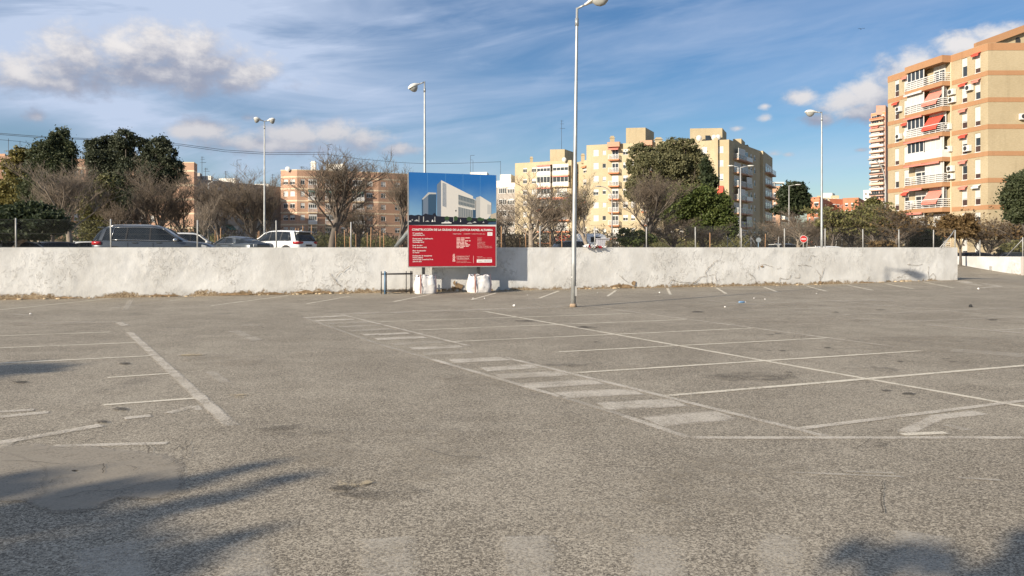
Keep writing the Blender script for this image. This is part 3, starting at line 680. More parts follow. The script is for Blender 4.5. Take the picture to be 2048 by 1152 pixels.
pp([(372,1085),(372,970),(388,970),(388,1085)], 'p_shade'); pp([(280,1085),(284,960),(292,960),(292,1085)], 'p_shade'); pp([(605,1085),(605,975),(618,975),(618,1085)], 'p_shade'); pp([(995,1085),(995,980),(1005,980),(1005,1085)], 'p_shade')
pp([(78,1146),(78,1080),(1910,1095),(1910,1150)], 'p_black')
for x, y, w, h in ((105,1070,28,22), (235,1055,42,22), (455,1070,40,16), (560,1065,16,30), (605,1068,24,18), (850,1100,105,32), (1335,1115,55,20), (1440,1100,40,18), (1630,1105,20,18), (1145,1070,8,38), (150,1040,16,18)):
    pp([(x-w,y+h*.5),(x-w*.95,y),(x-w*.4,y-h*.2),(x-w*.25,y-h),(x+w*.45,y-h),(x+w*.65,y-h*.2),(x+w,y),(x+w,y+h*.5)], 'p_shade' if h < 30 else 'p_white')
    if w > 50: pp([(x-w*.3,y-h*.2),(x-w*.18,y-h*.85),(x+w*.4,y-h*.85),(x+w*.52,y-h*.2)], 'p_bglass')
pp([(1720,1150),(1745,1105),(1905,1095),(1905,1150)], 'p_bblue')
# red half with its print
S2 = 10.779
def pr2(pts, m): pp(pts, m, S2, 810, 445)
pr2([(85,946),(85,52),(1945,92),(1945,946)], 'p_red')
pr2([(1768,292),(1768,220),(1876,220),(1876,292)], 'p_white'); pr2([(1532,872),(1532,806),(1867,806),(1867,872)], 'p_white'); pr2([(1455,880),(1455,725),(1462,725),(1462,880)], 'p_pink')
pr2([(1550,845),(1550,832),(1690,832),(1690,845)], 'p_tan'); pr2([(1570,860),(1570,852),(1650,852),(1650,860)], 'p_tan'); pr2([(1700,852),(1700,826),(1725,826),(1725,852)], 'p_grey'); pr2([(1730,848),(1730,832),(1850,832),(1850,848)], 'p_grey'); pr2([(1785,262),(1785,248),(1858,248),(1858,262)], 'p_grey')
# column of names: kept as word-length lines, too small to read
rr = random.Random(11)
for yy, x1 in ((337,1395),(367,1285),(400,1395),(430,1305),(459,1332),(489,1398),(518,1385),(547,1275)):
    x = 1092
    while x < x1 - 20:
        w = min(rr.uniform(55, 105), x1 - x); pr2([(x,yy+8),(x,yy-8),(x+w,yy-8),(x+w,yy+8)], 'p_pink'); x += w + 13
# emblem: a small crest
for cx, cy, r in ((1035,700,20), (1028,730,22), (1045,755,20), (1030,780,24)):
    pr2([(cx + r * math.cos(2*math.pi*j/10), cy + r * 1.0 * math.sin(-2*math.pi*j/10)) for j in range(10)], 'p_pink'); pr2([(cx + r * .5 * math.cos(2*math.pi*j/8), cy + r * .5 * math.sin(-2*math.pi*j/8)) for j in range(8)], 'p_red')
pr2([(1005,845),(1010,810),(1035,795),(1060,810),(1065,845)], 'p_pink'); pr2([(1025,835),(1025,815),(1045,815),(1045,835)], 'p_red')
pic.build('printed_picture', [MAT[k] for k in PR], board)
def letters(txt, x0, x1, yb, cap, m='p_white', name='lettering', bold=0.0, fit=True):
    """flat lettering on the board; x0,x1,yb in the photo-crop coordinates of the red half; cap height in the same"""
    cu = bpy.data.curves.new('txt', 'FONT'); cu.body = txt; cu.size = 1.0; cu.offset = bold; cu.resolution_u = 2
    o = bpy.data.objects.new('txt', cu); COL.objects.link(o); dg = bpy.context.evaluated_depsgraph_get(); me = bpy.data.meshes.new_from_object(o.evaluated_get(dg)); bpy.data.objects.remove(o)
    xs = [v.co.x for v in me.vertices]; w = max(xs) - min(xs)
    ax, az_ = bl(810 + x0 / S2, 445 + yb / S2); bx, _ = bl(810 + x1 / S2, 445 + yb / S2); ch = cap / S2 / 188.0 * BH
    sx = (bx - ax) / w if fit else ch / .70; sz = ch / .70
    for v in me.vertices: v.co = Vector((ax + (v.co.x - min(xs)) * sx, -.0205 - .0226, az_ + v.co.y * sz))
    me.materials.clear(); me.materials.append(MAT[m]); link(name, me, board)
letters('CONSTRUCCIÓN DE LA CIUDAD DE LA JUSTICIA RAFAEL ALTAMIRA', 150, 1885, 168, 44, name='title_lettering', bold=.022)
for txt, x1, y in (('Nº expediente', 375, 236), ('CNMY20/05/96-A132', 410, 280), ('Presupuesto de adjudicación', 585, 354), ('(IVA incluido)', 365, 392), ('72.934.801,94 €', 402, 434), ('Inicio de obra', 365, 502), ('17 de enero de 2022', 458, 546), ('Plazo de ejecución', 440, 616), ('32 meses', 302, 656), ('Declaración de excepcional', 565, 726), ('interés público', 380, 767), ('Acuerdo del Consell de 30 de', 590, 808), ('julio de 2021', 350, 850)):
    letters(txt, 164, x1, y, 25, bold=.018)
letters('Equipo técnico', 1015, 1195, 254, 20); letters('INGENIERÍA Y ARQUITECTURA, SAU', 1245, 1710, 258, 20, 'p_pink')
for txt, x1, y in (('Arquitecto', 1640, 347), ('Arquitecto', 1640, 377), ('Arquitecto', 1640, 408), ('Arquitecta técnica', 1712, 439), ('Ingeniero técnico', 1712, 468), ('Ingeniero industrial', 1722, 498), ('Coordinador de seguridad y salud', 1855, 527), ('Coordinadora de seguridad y salud', 1865, 557)): letters(txt, 1543, x1, y, 17, 'p_pink')
letters('GENERALITAT', 1088, 1375, 758, 36, 'p_pink'); letters('VALENCIANA', 1090, 1365, 805, 36, 'p_pink'); letters('Conselleria de Justícia,', 1090, 1318, 845, 15, 'p_pink'); letters('Interior y Administración Pública', 1090, 1410, 872, 15, 'p_pink')
letters('Constructora', 1535, 1655, 751, 17, 'p_pink'); letters('CONSTRUCTORA - SERVICIOS', 1535, 1865, 784, 18, 'p_pink')
# posts, back frame and braces
def post_x(u): return bl(u, 533)[0]
for u in (847, 957):
    x = post_x(u); MB().box((x - .055, .021, .05), (x + .055, .13, BZ0 + BH - .1)).build('post', MAT['dark_metal'], board)
    MB().tube([(x, .13, BZ0 + 2.6), (x - .05, 0.66, 1.55)], .04, 7).build('brace', MAT['dark_metal'], board)
for z in (BZ0 + .35, BZ0 + 1.75, BZ0 + 3.1): MB().box((-BW/2 + .05, .0212, z), (BW/2 - .05, .0205 + .07, z + .07)).build('back_rail', MAT['galv_dull'], board)
a = board.matrix_basis.inverted() @ P(792, 494, 30.4); c = board.matrix_basis.inverted() @ P(822, 458, 28.6)
MB().tube([a, c], .085, 10).build('brace', mat('grey_brace_tube', (0.20, 0.22, 0.22), 0.5), board)

# ballast bags at the foot of the board
def bag(u, v, w, seed, label):
    g = G(u, v); rr = random.Random(seed); root = empty('ballast_bag', (g.x, g.y + w * 0.46, 0), label, 'sack', 'bulk bags weighing down the site board', rz=brz)
    n = 40; rings = []; hgt = 0.64
    for k in range(17):
        f = k / 16; z = hgt * f; bul = 1.0 + 0.13 * math.sin(math.pi * min(1, f * 1.15)) - 0.12 * f; ring = []
        for j in range(n):
            q = 2 * math.pi * j / n; cx, sx = math.cos(q), math.sin(q); p = 5.0; rad = (abs(cx)**p + abs(sx)**p) ** (-1/p) * w / 2 * bul
            d = mnoise.noise(Vector((cx * 2.2 + seed, sx * 2.2, z * 3.5))) * .045 + mnoise.noise(Vector((cx * 5 + seed, sx * 5, z * 11))) * .024
            zz = z + (mnoise.noise(Vector((cx * 3, sx * 3, seed + .5))) * .09 * f * f)
            ring.append((cx * (rad + d), sx * (rad + d), max(zz, 0.0)))
        rings.append(ring)
    for f, sc in ((.96, .86), (.90, .6), (.88, .2)):
        rings.append([(x * sc, y * sc, z * f + mnoise.noise(Vector((x * 9, y * 9, seed))) * .05) for x, y, z in rings[16]])
    MB().loft(rings, cap=True).build('sack', MAT['bag'], root)
    for sx in (-.30, .44):
        b = MB(); m = 'strap_red' if sx < 0 else 'strap_dark'
        ptsz = [(sx * w + (0.02 if sx > 0 else 0) * math.sin(4 * z), -w * .5 * (1.0 + 0.13 * math.sin(math.pi * min(1, z / hgt * 1.15)) - 0.12 * z / hgt) - .030 + (.05 if abs(sx) > .4 else 0), z) for z in np.linspace(.02, hgt + .07, 12)]
        for i in range(11):
            a, c = ptsz[i], ptsz[i+1]; b.face([(a[0]-.022, a[1], a[2]), (a[0]+.022, a[1], a[2]), (c[0]+.022, c[1], c[2]), (c[0]-.022, c[1], c[2])])
        b.build('strap', MAT[m], root)
    for k in range(5):
        q = rr.uniform(0, 6.28); b = MB(); c0 = Vector((math.cos(q) * w * .36, math.sin(q) * w * .36, hgt - .02)); pts = [c0 + Vector((rr.uniform(-.04, .04) * i, rr.uniform(-.04, .04) * i, 0.028 * i * (1 - i * .12))) for i in range(4)]
        b.tube(pts, [.035, .04, .03, .012], 7).build('loop', MAT['bag'], root)
MAT['bag'] = mat('woven_white_sack', (0.63, 0.61, 0.595), 0.75, 0.12, 12.0, bmp=0.3); MAT['strap_red'] = mat('sack_strap_red', (0.30, 0.13, 0.10), 0.8); MAT['strap_dark'] = mat('sack_strap_dark', (0.12, 0.10, 0.12), 0.8)
bag(848, 588, 0.74, 3, 'white ballast bag at the left post of the site board, beside the metal frame'); bag(957, 586, 0.80, 8, 'white ballast bag at the right post of the site board, with taller loops')

# steel trestle frame leaning by the bags
g = G(794, 588); fr = empty('steel_frame', g, 'dark steel frame of upright tubes standing against the white wall, one tube blue', 'frame', rz=brz)
off = Vector((0, 0, 0)); S = g.y / F
def fx(u): return (u - 794) * S / math.cos(brz) * .98
for u, y, r, m in ((764,.12,.018,'dark_metal'), (770.5,.0,.026,'blue_metal'), (774,.14,.020,'dark_metal'), (814.5,.34,.016,'dark_metal'), (821.5,.05,.024,'dark_metal'), (826,.30,.018,'dark_metal')):
    MB().tube([(fx(u), y, 0), (fx(u), y, .80 + (u % 3) * .015)], r, 8).build('upright', MAT[m], fr)
for y, z, r in ((.02,.74,.026), (.30,.71,.016), (.02,.10,.024), (.30,.13,.016)): MB().tube([(fx(765), y, z), (fx(825), y, z)], r, 7).build('rail', MAT['dark_metal'], fr)
for u in (768, 824): MB().tube([(fx(u), .0, .10), (fx(u), .34, .10)], .016, 6).build('foot', MAT['dark_metal'], fr)
MB().tube([(fx(776), -.02, .09), (fx(792), -.05, .02), (fx(806), -.03, .05), (fx(818), .0, .09)], .010, 5).build('cable_loop', MAT['cable'], fr)

# ------------------------------------------------------------------ street lamps
def lamp_head(root, p, yaw, pitch, L=.78):
    """a cobra-head lantern: pale housing above, deep grey bowl under it"""
    R = Matrix.Translation(p) @ Matrix.Rotation(yaw, 4, 'Z') @ Matrix.Rotation(-pitch, 4, 'Y'); hb = MB(); rings = []
    for x, w, zt in ((-.02,.035,.035), (.06,.05,.05), (.16,.09,.085), (.30,.15,.13), (.46,.175,.14), (.60,.155,.115), (.70,.10,.06), (.74,.03,.01)):
        x *= L / .74; ring = []
        for j in range(9): q = math.pi * j / 8; ring.append(R @ Vector((x, w * math.cos(q), zt * math.sin(q))))
        ring.append(R @ Vector((x, -w * .9, -.025))); ring.append(R @ Vector((x, w * .9, -.025))); rings.append(ring)
    h = hb.loft(rings).build('lamp_head', MAT['housing'], root)
    bb = MB(); rings = []
    for x, w, zb in ((.20,.06,-.05), (.26,.115,-.15), (.36,.15,-.225), (.48,.15,-.235), (.58,.125,-.18), (.66,.08,-.08), (.69,.03,-.03)):
        x *= L / .74; rings.append([R @ Vector((x, w * math.cos(math.pi * j / 8), -.024 + zb * math.sin(math.pi * j / 8))) for j in range(9)])
    bb.loft(rings).build('lamp_bowl', MAT['lens'], h)
def lamp_post(u, v0, Y, vtop, label, yaw, ground_z=TERR, r0=.075, r1=.034, arm=.30, L=.78, lean=0.0, pitch=.30, heads=1):
    X = (u - U0) / F * Y; z1 = EYE + (V0 - vtop) / F * Y; H = z1 - ground_z
    root = empty('street_lamp', (X, Y, ground_z), label, 'street lamp', 'street lamps')
    b = MB(); b.tube([(0, 0, 0), (lean * .15, 0, H * .15), (lean * .5, 0, H * .5), (lean * .93, 0, H * .93), (lean, 0, H)], [r0, r0 * .93, (r0 + r1) * .5, r1 * 1.05, r1], 14); b.build('pole', MAT['galv'], root)
    d = MB(); d.tube([(lean * .93, 0, H * .94), (lean * .95, 0, H * .965)], r1 * 1.45, 12); d.build('collar', MAT['galv'], root)
    for k in range(heads):
        yw = yaw + k * math.pi; dr = Vector((math.cos(yw), math.sin(yw), 0)); p0 = Vector((lean, 0, H - .02)); p1 = p0 + dr * arm + Vector((0, 0, arm * math.tan(pitch)))
        MB().tube([p0, p1], .03, 8).build('arm', MAT['galv'], root); lamp_head(root, p1, yw, pitch, L)
    pl = MB(); pl.box((-r0 * 2, -r0 * 2, -.01), (r0 * 2, r0 * 2, .02))
    if ground_z > .5: pl.build('base_plate', MAT['galv_dull'], root)
    return root
gl = G(1146.5, 614)
L1 = lamp_post(1146.5, 614, gl.y, 16, 'tall galvanised street lamp standing in the car park in front of the wall', math.radians(-28), 0.0, .074, .036, .26, .80, lean=.11)
MB().box((.045, -.06, .32), (.098, .06, .60)).build('meter_box', MAT['galv_dull'], L1)
MB().box((-.066, -.055, .835), (-.02, -.058, .875)).build('sticker', MAT['white'], L1)
MB().tube([(0, 0, 0), (0, 0, .07), (0, 0, .10)], [.105, .098, .078], 14).build('base_collar', mat('rusty_base', (0.34, 0.25, 0.17), 0.9, 0.3, 12), L1)
lamp_post(850, 495, 34.5, 163, 'galvanised street lamp rising behind the site board, lantern to the left', math.radians(205), arm=.22, L=.62, pitch=-.45, lean=-.02)
lamp_post(1643.5, 495, 41.6, 224, 'galvanised street lamp near the tall trees gap, lantern pointing left, right of centre', math.radians(180), arm=.22, L=.72, pitch=.02)
lamp_post(529, 495, 48.5, 242, 'double headed street lamp above the bare trees on the left', math.radians(20), arm=.16, L=.52, heads=2, pitch=.25)
def t_lamp(u, Y, vtop, ul, ur, label):
    X = (u - U0) / F * Y; H = EYE + (V0 - vtop) / F * Y - TERR; root = empty('street_lamp', (X, Y, TERR), label, 'street lamp', 'street lamps')
    MB().tube([(0, 0, 0), (0, 0, H)], [.09, .05], 10).build('pole', MAT['galv_dull'], root)
    for ue in (ul, ur):
        if ue is None: continue
        e = (ue - u) / F * Y; s = 1 if e > 0 else -1; MB().tube([(0, 0, H - .05), (e * .6, 0, H + .08)], .035, 7).build('arm', MAT['galv_dull'], root)
        b = MB(); b.ell((e * .8, 0, H + .10), (abs(e) * .28, .14, .07), 10, 6); b.build('lamp_head', MAT['housing'], root)
t_lamp(1481, 67, 334, 1457, 1507, 'slim street lamp with two level arms before the yellow block'); t_lamp(1578, 92, 371, None, 1601, 'slim street lamp with one arm to the right beside the dark round tree'); t_lamp(1682, 130, 410, 1667, 1697, 'small distant street lamp with two level arms before the red blocks')
t_lamp(417, 74, 366, None, 427, 'thin street lamp with a short arm among the bare trees on the left')
def crook_lamp(u, Y, vtop, ue, ve, label, vb):
    X = (u - U0) / F * Y; H = EYE + (V0 - vtop) / F * Y - TERR; e = (ue - u) / F * Y; ze = EYE + (V0 - ve) / F * Y - TERR; zb = EYE + (V0 - vb) / F * Y - TERR
    root = empty('street_lamp', (X, Y, TERR), label, 'street lamp', 'street lamps'); pts = [(0, 0, 0), (0, 0, zb * .6), (0, 0, zb)]
    for k in range(1, 9): q = math.pi / 2 * k / 8; pts.append((e * .75 * (1 - math.cos(q)), 0, zb + (ze - zb) * math.sin(q)))
    MB().tube(pts, [.10, .085, .07] + [.055] * 8, 9).build('pole', MAT['galv_dull'], root)
    b = MB(); b.ell((e * .88, 0, ze + .02), (abs(e) * .22, .16, .09), 10, 6); b.build('lamp_head', MAT['galv_dull'], root)
crook_lamp(1771, 66, 330, 1738, 320, 'tall crook shaped street lamp in front of the pink tower', 372); crook_lamp(1224, 96, 385, 1193, 373, 'crook shaped street lamp in front of the yellow blocks', 396)

# ------------------------------------------------------------------ road signs, litter, bird
def round_sign(u, v, Y, r, face, label, back=False):
    X = (u - U0) / F * Y; z = EYE + (V0 - v) / F * Y - TERR; root = empty('road_sign', (X, Y, TERR), label, 'road sign'); MB().tube([(0, .03, 0), (0, .03, z + r)], .03, 8).build('pole', MAT['galv_dull'] if not back else MAT['sign_pole'], root)
    d = MB(); d.tube([(0, .0, z), (0, -.02, z)], r, 28, sm=False); dd = d.build('disc', face, root); return root, z, dd
MAT['sign_red'] = mat('sign_red', (0.55, 0.035, 0.03), 0.5, .05); MAT['sign_back'] = mat('sign_back_grey', (0.22, 0.25, 0.27), 0.5, .1); MAT['sign_pole'] = mat('blue_sign_pole', (0.16, 0.25, 0.33), 0.5, .1)
rs, z, dd = round_sign(1607, 478, 55, .27, MAT['white'], 'round red no entry sign with a white bar')
MB().tube([(0, -.021, z), (0, -.026, z)], .245, 28, sm=False).build('red_disc', MAT['sign_red'], dd); MB().box((-.17, -.032, z - .04), (.17, -.0262, z + .04)).build('white_bar', MAT['white'], dd)
rs2, z, dd2 = round_sign(1517, 480, 52, .17, MAT['sign_back'], 'round road sign seen from its grey back on a blue pole', True)
def litter(u, v, s, m, label, name='litter'):
    s *= .48; g = G(u, v); rr = random.Random(int(u + v)); b = MB(); rings = []
    for k in range(4):
        rings.append([(s * (1.15 - abs(k - 1.3) * .35) * math.cos(q) * rr.uniform(.6, 1.3), s * .7 * (1.1 - abs(k - 1.3) * .3) * math.sin(q) * rr.uniform(.6, 1.3), max(0, s * .45 * k * rr.uniform(.7, 1.2))) for q in [2 * math.pi * j / 8 for j in range(8)]])
    b.loft(rings, sm=False); o = b.build(name, m, None, g); props(o, label, 'litter', 'scraps of litter on the asphalt'); return o
MAT['paper'] = mat('crumpled_paper', (0.78, 0.76, 0.73), 0.8, .06)
for u, v, s, l in ((1028,612.5,.075,'larger white paper scrap in front of the right ballast bag'), (946,597,.04,'white scrap left of the two small ones below the site board'), (969,597.3,.04,'white scrap right of the two small ones below the site board'), (1055,590.5,.03,'white scrap near the wall right of the site board'), (1319,586,.06,'white scrap close to the wall right of the tall lamp'), (1508,597,.04,'small white scrap, left of a close pair on the right'), (1530,599,.04,'small white scrap, right of a close pair on the right'), (1450,614.6,.05,'white scrap in front of the blue bottle'), (1633,587.5,.035,'small white scrap by the far bay lines'), (1957,578.6,.09,'white scrap near the ramp mouth'), (1195,586,.03,'tiny white scrap beside the tall lamp'), (61,628.5,.05,'white scrap on the left side of the car park')): litter(u, v, s, MAT['paper'], l, 'paper_scrap')
litter(1941,614.5,.12, mat('dark_rag', (0.03, 0.03, 0.03), .9), 'dark rag lying on the asphalt at the right', 'rag')
g = G(1484, 606.5); bt = empty('plastic_bottle', g, 'crushed blue plastic bottle lying on the asphalt', 'bottle', rz=.2); MB().tube([(-.11, 0, .032), (-.08, 0, .035), (.05, 0, .035), (.08, 0, .035), (.10, 0, .035)], [.02, .034, .032, .016, .014], 10).build('body', mat('blue_plastic', (0.14, 0.25, 0.40), .25), bt); MB().tube([(.102, 0, .035), (.12, 0, .035)], .016, 10).build('cap', MAT['paper'], bt)
b = P(1722, 58, 120); bird = empty('bird', b, 'small dark bird gliding high in the sky', 'bird'); bb = MB(); bb.loft([[(x, w * math.cos(q), w * math.sin(q)) for q in [2*math.pi*j/8 for j in range(8)]] for x, w in ((-.22,.01), (-.12,.05), (.0,.07), (.12,.05), (.2,.02), (.26,.004))]); bb.build('body', MAT['cable'], bird)
for s in (-1, 1):
    w = MB(); w.face([(.10, 0, .03), (-.08, 0, .03), (-.04 , .12, .12 * 1.0), (.12, .12, .12)]); MBw = MB(); MBw.loft([[(.10 + dx, s * y, z + .008), (-.08 + dx, s * y, z), (.02 + dx, s * y, z - .008)] for y, z, dx in ((.03,.02,0), (.20,.11,.04), (.38,.10,-.02), (.52,.04,-.10))], closed=True); MBw.build('wing', MAT['cable'], bird)
bird.rotation_euler = (0, 0, 1.4)
# a pot plant with rags left on the wall top, its shadows down the wall
pr = wall_pt(1190, .10); pl = empty('wall_plant', (pr.x, pr.y, EYE), 'dry plant with red and white rags caught on the wall top beside the tall lamp', 'plant'); rr = random.Random(5)
for k, (u, du, m, s) in enumerate(((1172,0,'p_white',.10), (1174,0,'p_red',.07), (1183,0,'p_white',.12), (1187,0,'p_white',.10), (1190,0,'leafbit',.10), (1196,0,'p_red',.09), (1199,0,'leafbit',.08), (1208,0,'p_white',.06))):
    if m == 'leafbit' and 'leafbit' not in MAT: MAT['leafbit'] = mat('dry_leaf', (0.10, 0.10, 0.04), .8)
    p = wall_pt(u, .02) - Vector(pl.location); p.z = 0; bb = MB()
    for q in range(6):
        a = Vector((p.x + rr.uniform(-.12, .12), p.y - rr.uniform(-.02, .16), rr.uniform(-.02, .09))); d1 = Vector((rr.uniform(-1, 1), rr.uniform(-1, .2), rr.uniform(-.6, 1))) * s; d2 = Vector((rr.uniform(-1, 1), rr.uniform(-1, 1), rr.uniform(-1, 1))) * s * .5
        bb.face([a - d1, a + d2, a + d1, a - d2]); bb.tube([a, Vector((p.x, p.y + .06, 0))], .008, 4)
    bb.build('rag' if m.startswith('p_') else 'leaf', MAT[m], pl)
# ------------------------------------------------------------------ buildings
class Edge:
    """one wall of a footprint, A to B running left to right as seen from outside"""
    def __init__(s, A, B):
        s.A = Vector((A[0], A[1], 0)); s.B = Vector((B[0], B[1], 0)); s.d = s.B - s.A; s.L = s.d.length; s.d.normalize(); s.n = Vector((s.d.y, -s.d.x, 0)); s.rz = math.atan2(s.d.y, s.d.x)
    def t(s, u):
        k = (u - U0) / F; return (k * s.A.y - s.A.x) / (s.d.x - k * s.d.y)
    def Y(s, u): return s.A.y + s.d.y * s.t(u)
    def z(s, u, v): return EYE + (V0 - v) / F * s.Y(u)
    def at(s, t, z, out=0.0): p = s.A + s.d * t + s.n * out; p.z = z; return p
def pt(u, Y): return ((u - U0) / F * Y, Y)
WCACHE = {}
def window(root, e, t0, t1, z0, z1, sh=.4, mull=1, low=0.0, pane='glass', frame='white', shm='shutter', rec=.10):
    w = round((t1 - t0) * 10) / 10; h = round((z1 - z0) * 10) / 10; w = max(w, .3); key = (w, h, sh, mull, low, pane, frame, shm, rec)
    if key not in WCACHE:
        f = MB(); fw = .055
        f.box((0, rec - .03, 0), (fw, rec + .03, h)); f.box((w - fw, rec - .03, 0), (w, rec + .03, h)); f.box((fw, rec - .03, 0), (w - fw, rec + .03, fw)); f.box((fw, rec - .03, h - fw), (w - fw, rec + .03, h))
        for k in range(mull): x = w * (k + 1) / (mull + 1); f.box((x - .025, rec - .025, h * low + fw), (x + .025, rec + .025, h - fw))
        f.box((-.04, -.05, -.05), (w + .04, rec - .03, -.001))
        if low: f.box((fw, rec - .028, h * low - .03), (w - fw, rec + .028, h * low + .03))
        fm = f.mesh('window', MAT[frame]); p = MB(); p.face([(0, rec + .032, 0), (w, rec + .032, 0), (w, rec + .032, h), (0, rec + .032, h)]); pm = p.mesh('pane', MAT[pane]); sm = None; lm = None
        if sh > 0: s = MB(); s.box((fw + .002, rec - .024, h * (1 - sh)), (w - fw - .002, rec - .004, h - fw - .002)); sm = s.mesh('shutter', MAT[shm])
        if low: l = MB(); l.box((fw + .002, rec - .02, fw + .002), (w - fw - .002, rec, h * low - .032)); lm = l.mesh('lower_panel', MAT['panel_dark'])
        WCACHE[key] = (fm, pm, sm, lm)
    fm, pm, sm, lm = WCACHE[key]; loc = e.at(t0, z0) - Vector(root.location); o = link('window', fm, root, loc, (0, 0, e.rz))
    link('pane', pm, o)
    if sm: link('shutter', sm, o)
    if lm: link('lower_panel', lm, o)
    return o
def facade(mb, e, z0, z1, ops, m=0, rev=.10):
    """wall sheet with real openings and their reveals"""
    ts = sorted(set([0, round(e.L, 3)] + [round(x, 3) for o in ops for x in o[:2]])); zs = sorted(set([z0, z1] + [round(x, 3) for o in ops for x in o[2:4]]))
    for i in range(len(ts) - 1):
        for j in range(len(zs) - 1):
            tm = (ts[i] + ts[i+1]) / 2; zm = (zs[j] + zs[j+1]) / 2
            if any(o[0] < tm < o[1] and o[2] < zm < o[3] for o in ops): continue
            mb.face([e.at(ts[i], zs[j]), e.at(ts[i+1], zs[j]), e.at(ts[i+1], zs[j+1]), e.at(ts[i], zs[j+1])], m)
    for a, b, c, d in [o[:4] for o in ops]:
        r = -rev - .033
        mb.face([e.at(a, c), e.at(a, d), e.at(a, d, r), e.at(a, c, r)], m); mb.face([e.at(b, c), e.at(b, c, r), e.at(b, d, r), e.at(b, d)], m)
        mb.face([e.at(a, c), e.at(a, c, r), e.at(b, c, r), e.at(b, c)], m); mb.face([e.at(a, d), e.at(b, d), e.at(b, d, r), e.at(a, d, r)], m)
class Bld:
    def __init__(s, name, label, foot, z0, z1, m, cat='apartment block', roof='roof', back=None):
        s.foot = [Vector((p[0], p[1], 0)) for p in foot]; c = sum(s.foot, Vector()) / len(s.foot); s.c = Vector((c.x, c.y, z0)); s.z0 = z0; s.z1 = z1; s.m = m
        s.root = empty(name, s.c, label, cat); n = len(foot); s.e = [Edge(foot[i], foot[(i+1) % n]) for i in range(n)]; s.ops = {i: [] for i in range(n)}; s.roofm = roof
    def off(s): return -s.c
    def win(s, i, t0, t1, z0, z1, **k):
        if t1 < t0: t0, t1 = t1, t0
        w = max(.3, round((t1 - t0) * 10) / 10); h = round((z1 - z0) * 10) / 10; t0 = max(.05, min(t0, s.e[i].L - w - .05)); o = (t0, t0 + w, z0, z0 + h)
        if any(not (o[1] <= q[0] or o[0] >= q[1] or o[3] <= q[2] or o[2] >= q[3]) for q in s.ops[i]): return None
        s.ops[i].append(o); return window(s.root, s.e[i], *o, **k)
    def winu(s, i, u0, u1, z0, z1, **k): return s.win(i, s.e[i].t(u0), s.e[i].t(u1), z0, z1, **k)
    def bands(s, zs, m, out=.03, edges=None, name='band'):
        for a, b in zs:
            mb = MB(); es = edges if edges is not None else range(len(s.e))
            for i in es:
                e = s.e[i]; p = [e.at(-out, a), e.at(e.L + out, a), e.at(e.L + out, b), e.at(-out, b)]; q = [e.at(-out, a, out), e.at(e.L + out, a, out), e.at(e.L + out, b, out), e.at(-out, b, out)]
                mb.face(q); mb.face([q[3], q[2], p[2], p[3]]); mb.face([p[0], p[1], q[1], q[0]]); mb.face([p[0], q[0], q[3], p[3]]); mb.face([p[1], p[2], q[2], q[1]])
            mb.build(name, MAT[m], s.root, s.off())
    def finish(s, par=.5):
        mb = MB()
        for i, e in enumerate(s.e): facade(mb, e, s.z0 - 1.2, s.z1, s.ops[i])
        mb.build('wall', MAT[s.m], s.root, s.off()); r = MB(); r.face([p + Vector((0, 0, s.z1 - par)) for p in s.foot]); r.build('roof', MAT[s.roofm], s.root, s.off())
        cp = MB()
        for e in s.e: M = Matrix.Translation(e.at(0, s.z1)) @ Matrix.Rotation(e.rz, 4, 'Z'); cp.box((0.02, .0, 0.001), (e.L - .02, .25, .06), M=M)
        cp.build('coping', MAT[s.m], s.root, s.off()); return s
    def box(s, name, a, b, m, parent=None): return MB().box(a, b).build(name, MAT[m], parent or s.root, s.off())
    def penthouse(s, u0, u1, us, Y, vt, vb, m='brick_cream', depth=5.0, name='stair_tower'):
        """roof box: lit front from u0 to u1, side face on to us"""
        z1 = EYE + (V0 - vt) / F * Y; zb = EYE + (V0 - vb) / F * Y - 1.0; x0 = (u0 - U0) / F * Y; x1 = (u1 - U0) / F * Y; mb = MB(); xs = (us - U0) / F * (Y + depth)
        xs = max(xs, x1 - 3); q = [Vector((x0, Y, 0)), Vector((x1, Y - .6, 0)), Vector((xs, Y + depth, 0)), Vector((x0 + (xs - x1), Y + depth, 0))]
        for i in range(4): a, b = q[i], q[(i+1) % 4]; mb.face([a + Vector((0,0,zb)), b + Vector((0,0,zb)), b + Vector((0,0,z1)), a + Vector((0,0,z1))])
        mb.face([p + Vector((0, 0, z1)) for p in q]); return mb.build(name, MAT[m], s.root, s.off())
    def antenna(s, u, Y, vb, vt, kind=0):
        x = (u - U0) / F * Y; zb = EYE + (V0 - vb) / F * Y - .6; z1 = EYE + (V0 - vt) / F * Y; mb = MB(); mb.tube([(x, Y, zb), (x, Y, z1)], .045, 5); h = z1 - zb
        if kind == 0:
            for f, l in ((.97,.5), (.88,.6), (.74,.9)): mb.tube([(x - l * .5, Y, zb + h * f), (x + l, Y, zb + h * f)], .03, 4)
            for k in range(5): mb.tube([(x + k * .2, Y - .35, zb + h * .74), (x + k * .2, Y + .35, zb + h * .74)], .02, 4)
        elif kind == 1: mb.tube([(x, Y, z1), (x + 1.1, Y, z1 + .05)], .04, 4); mb.tube([(x, Y, z1 - 1.2), (x + .6, Y, z1 - 1.2)], .03, 4)
        mb.build('antenna', MAT['dark_metal'], s.root, s.off())
    def chimney(s, u, Y, vb, vt, w=.8, m='brick_cream'):
        x = (u - U0) / F * Y; zb = EYE + (V0 - vb) / F * Y - .8; z1 = EYE + (V0 - vt) / F * Y; mb = MB(); mb.box((x - w/2, Y, zb), (x + w/2, Y + w, z1)); mb.box((x - w * .62, Y - w * .12, z1 + .001), (x + w * .62, Y + w * 1.12, z1 + .15)); mb.box((x - w * .4, Y + .1, z1 + .151), (x + w * .4, Y + w - .1, z1 + .5)); mb.build('chimney', MAT[m], s.root, s.off())
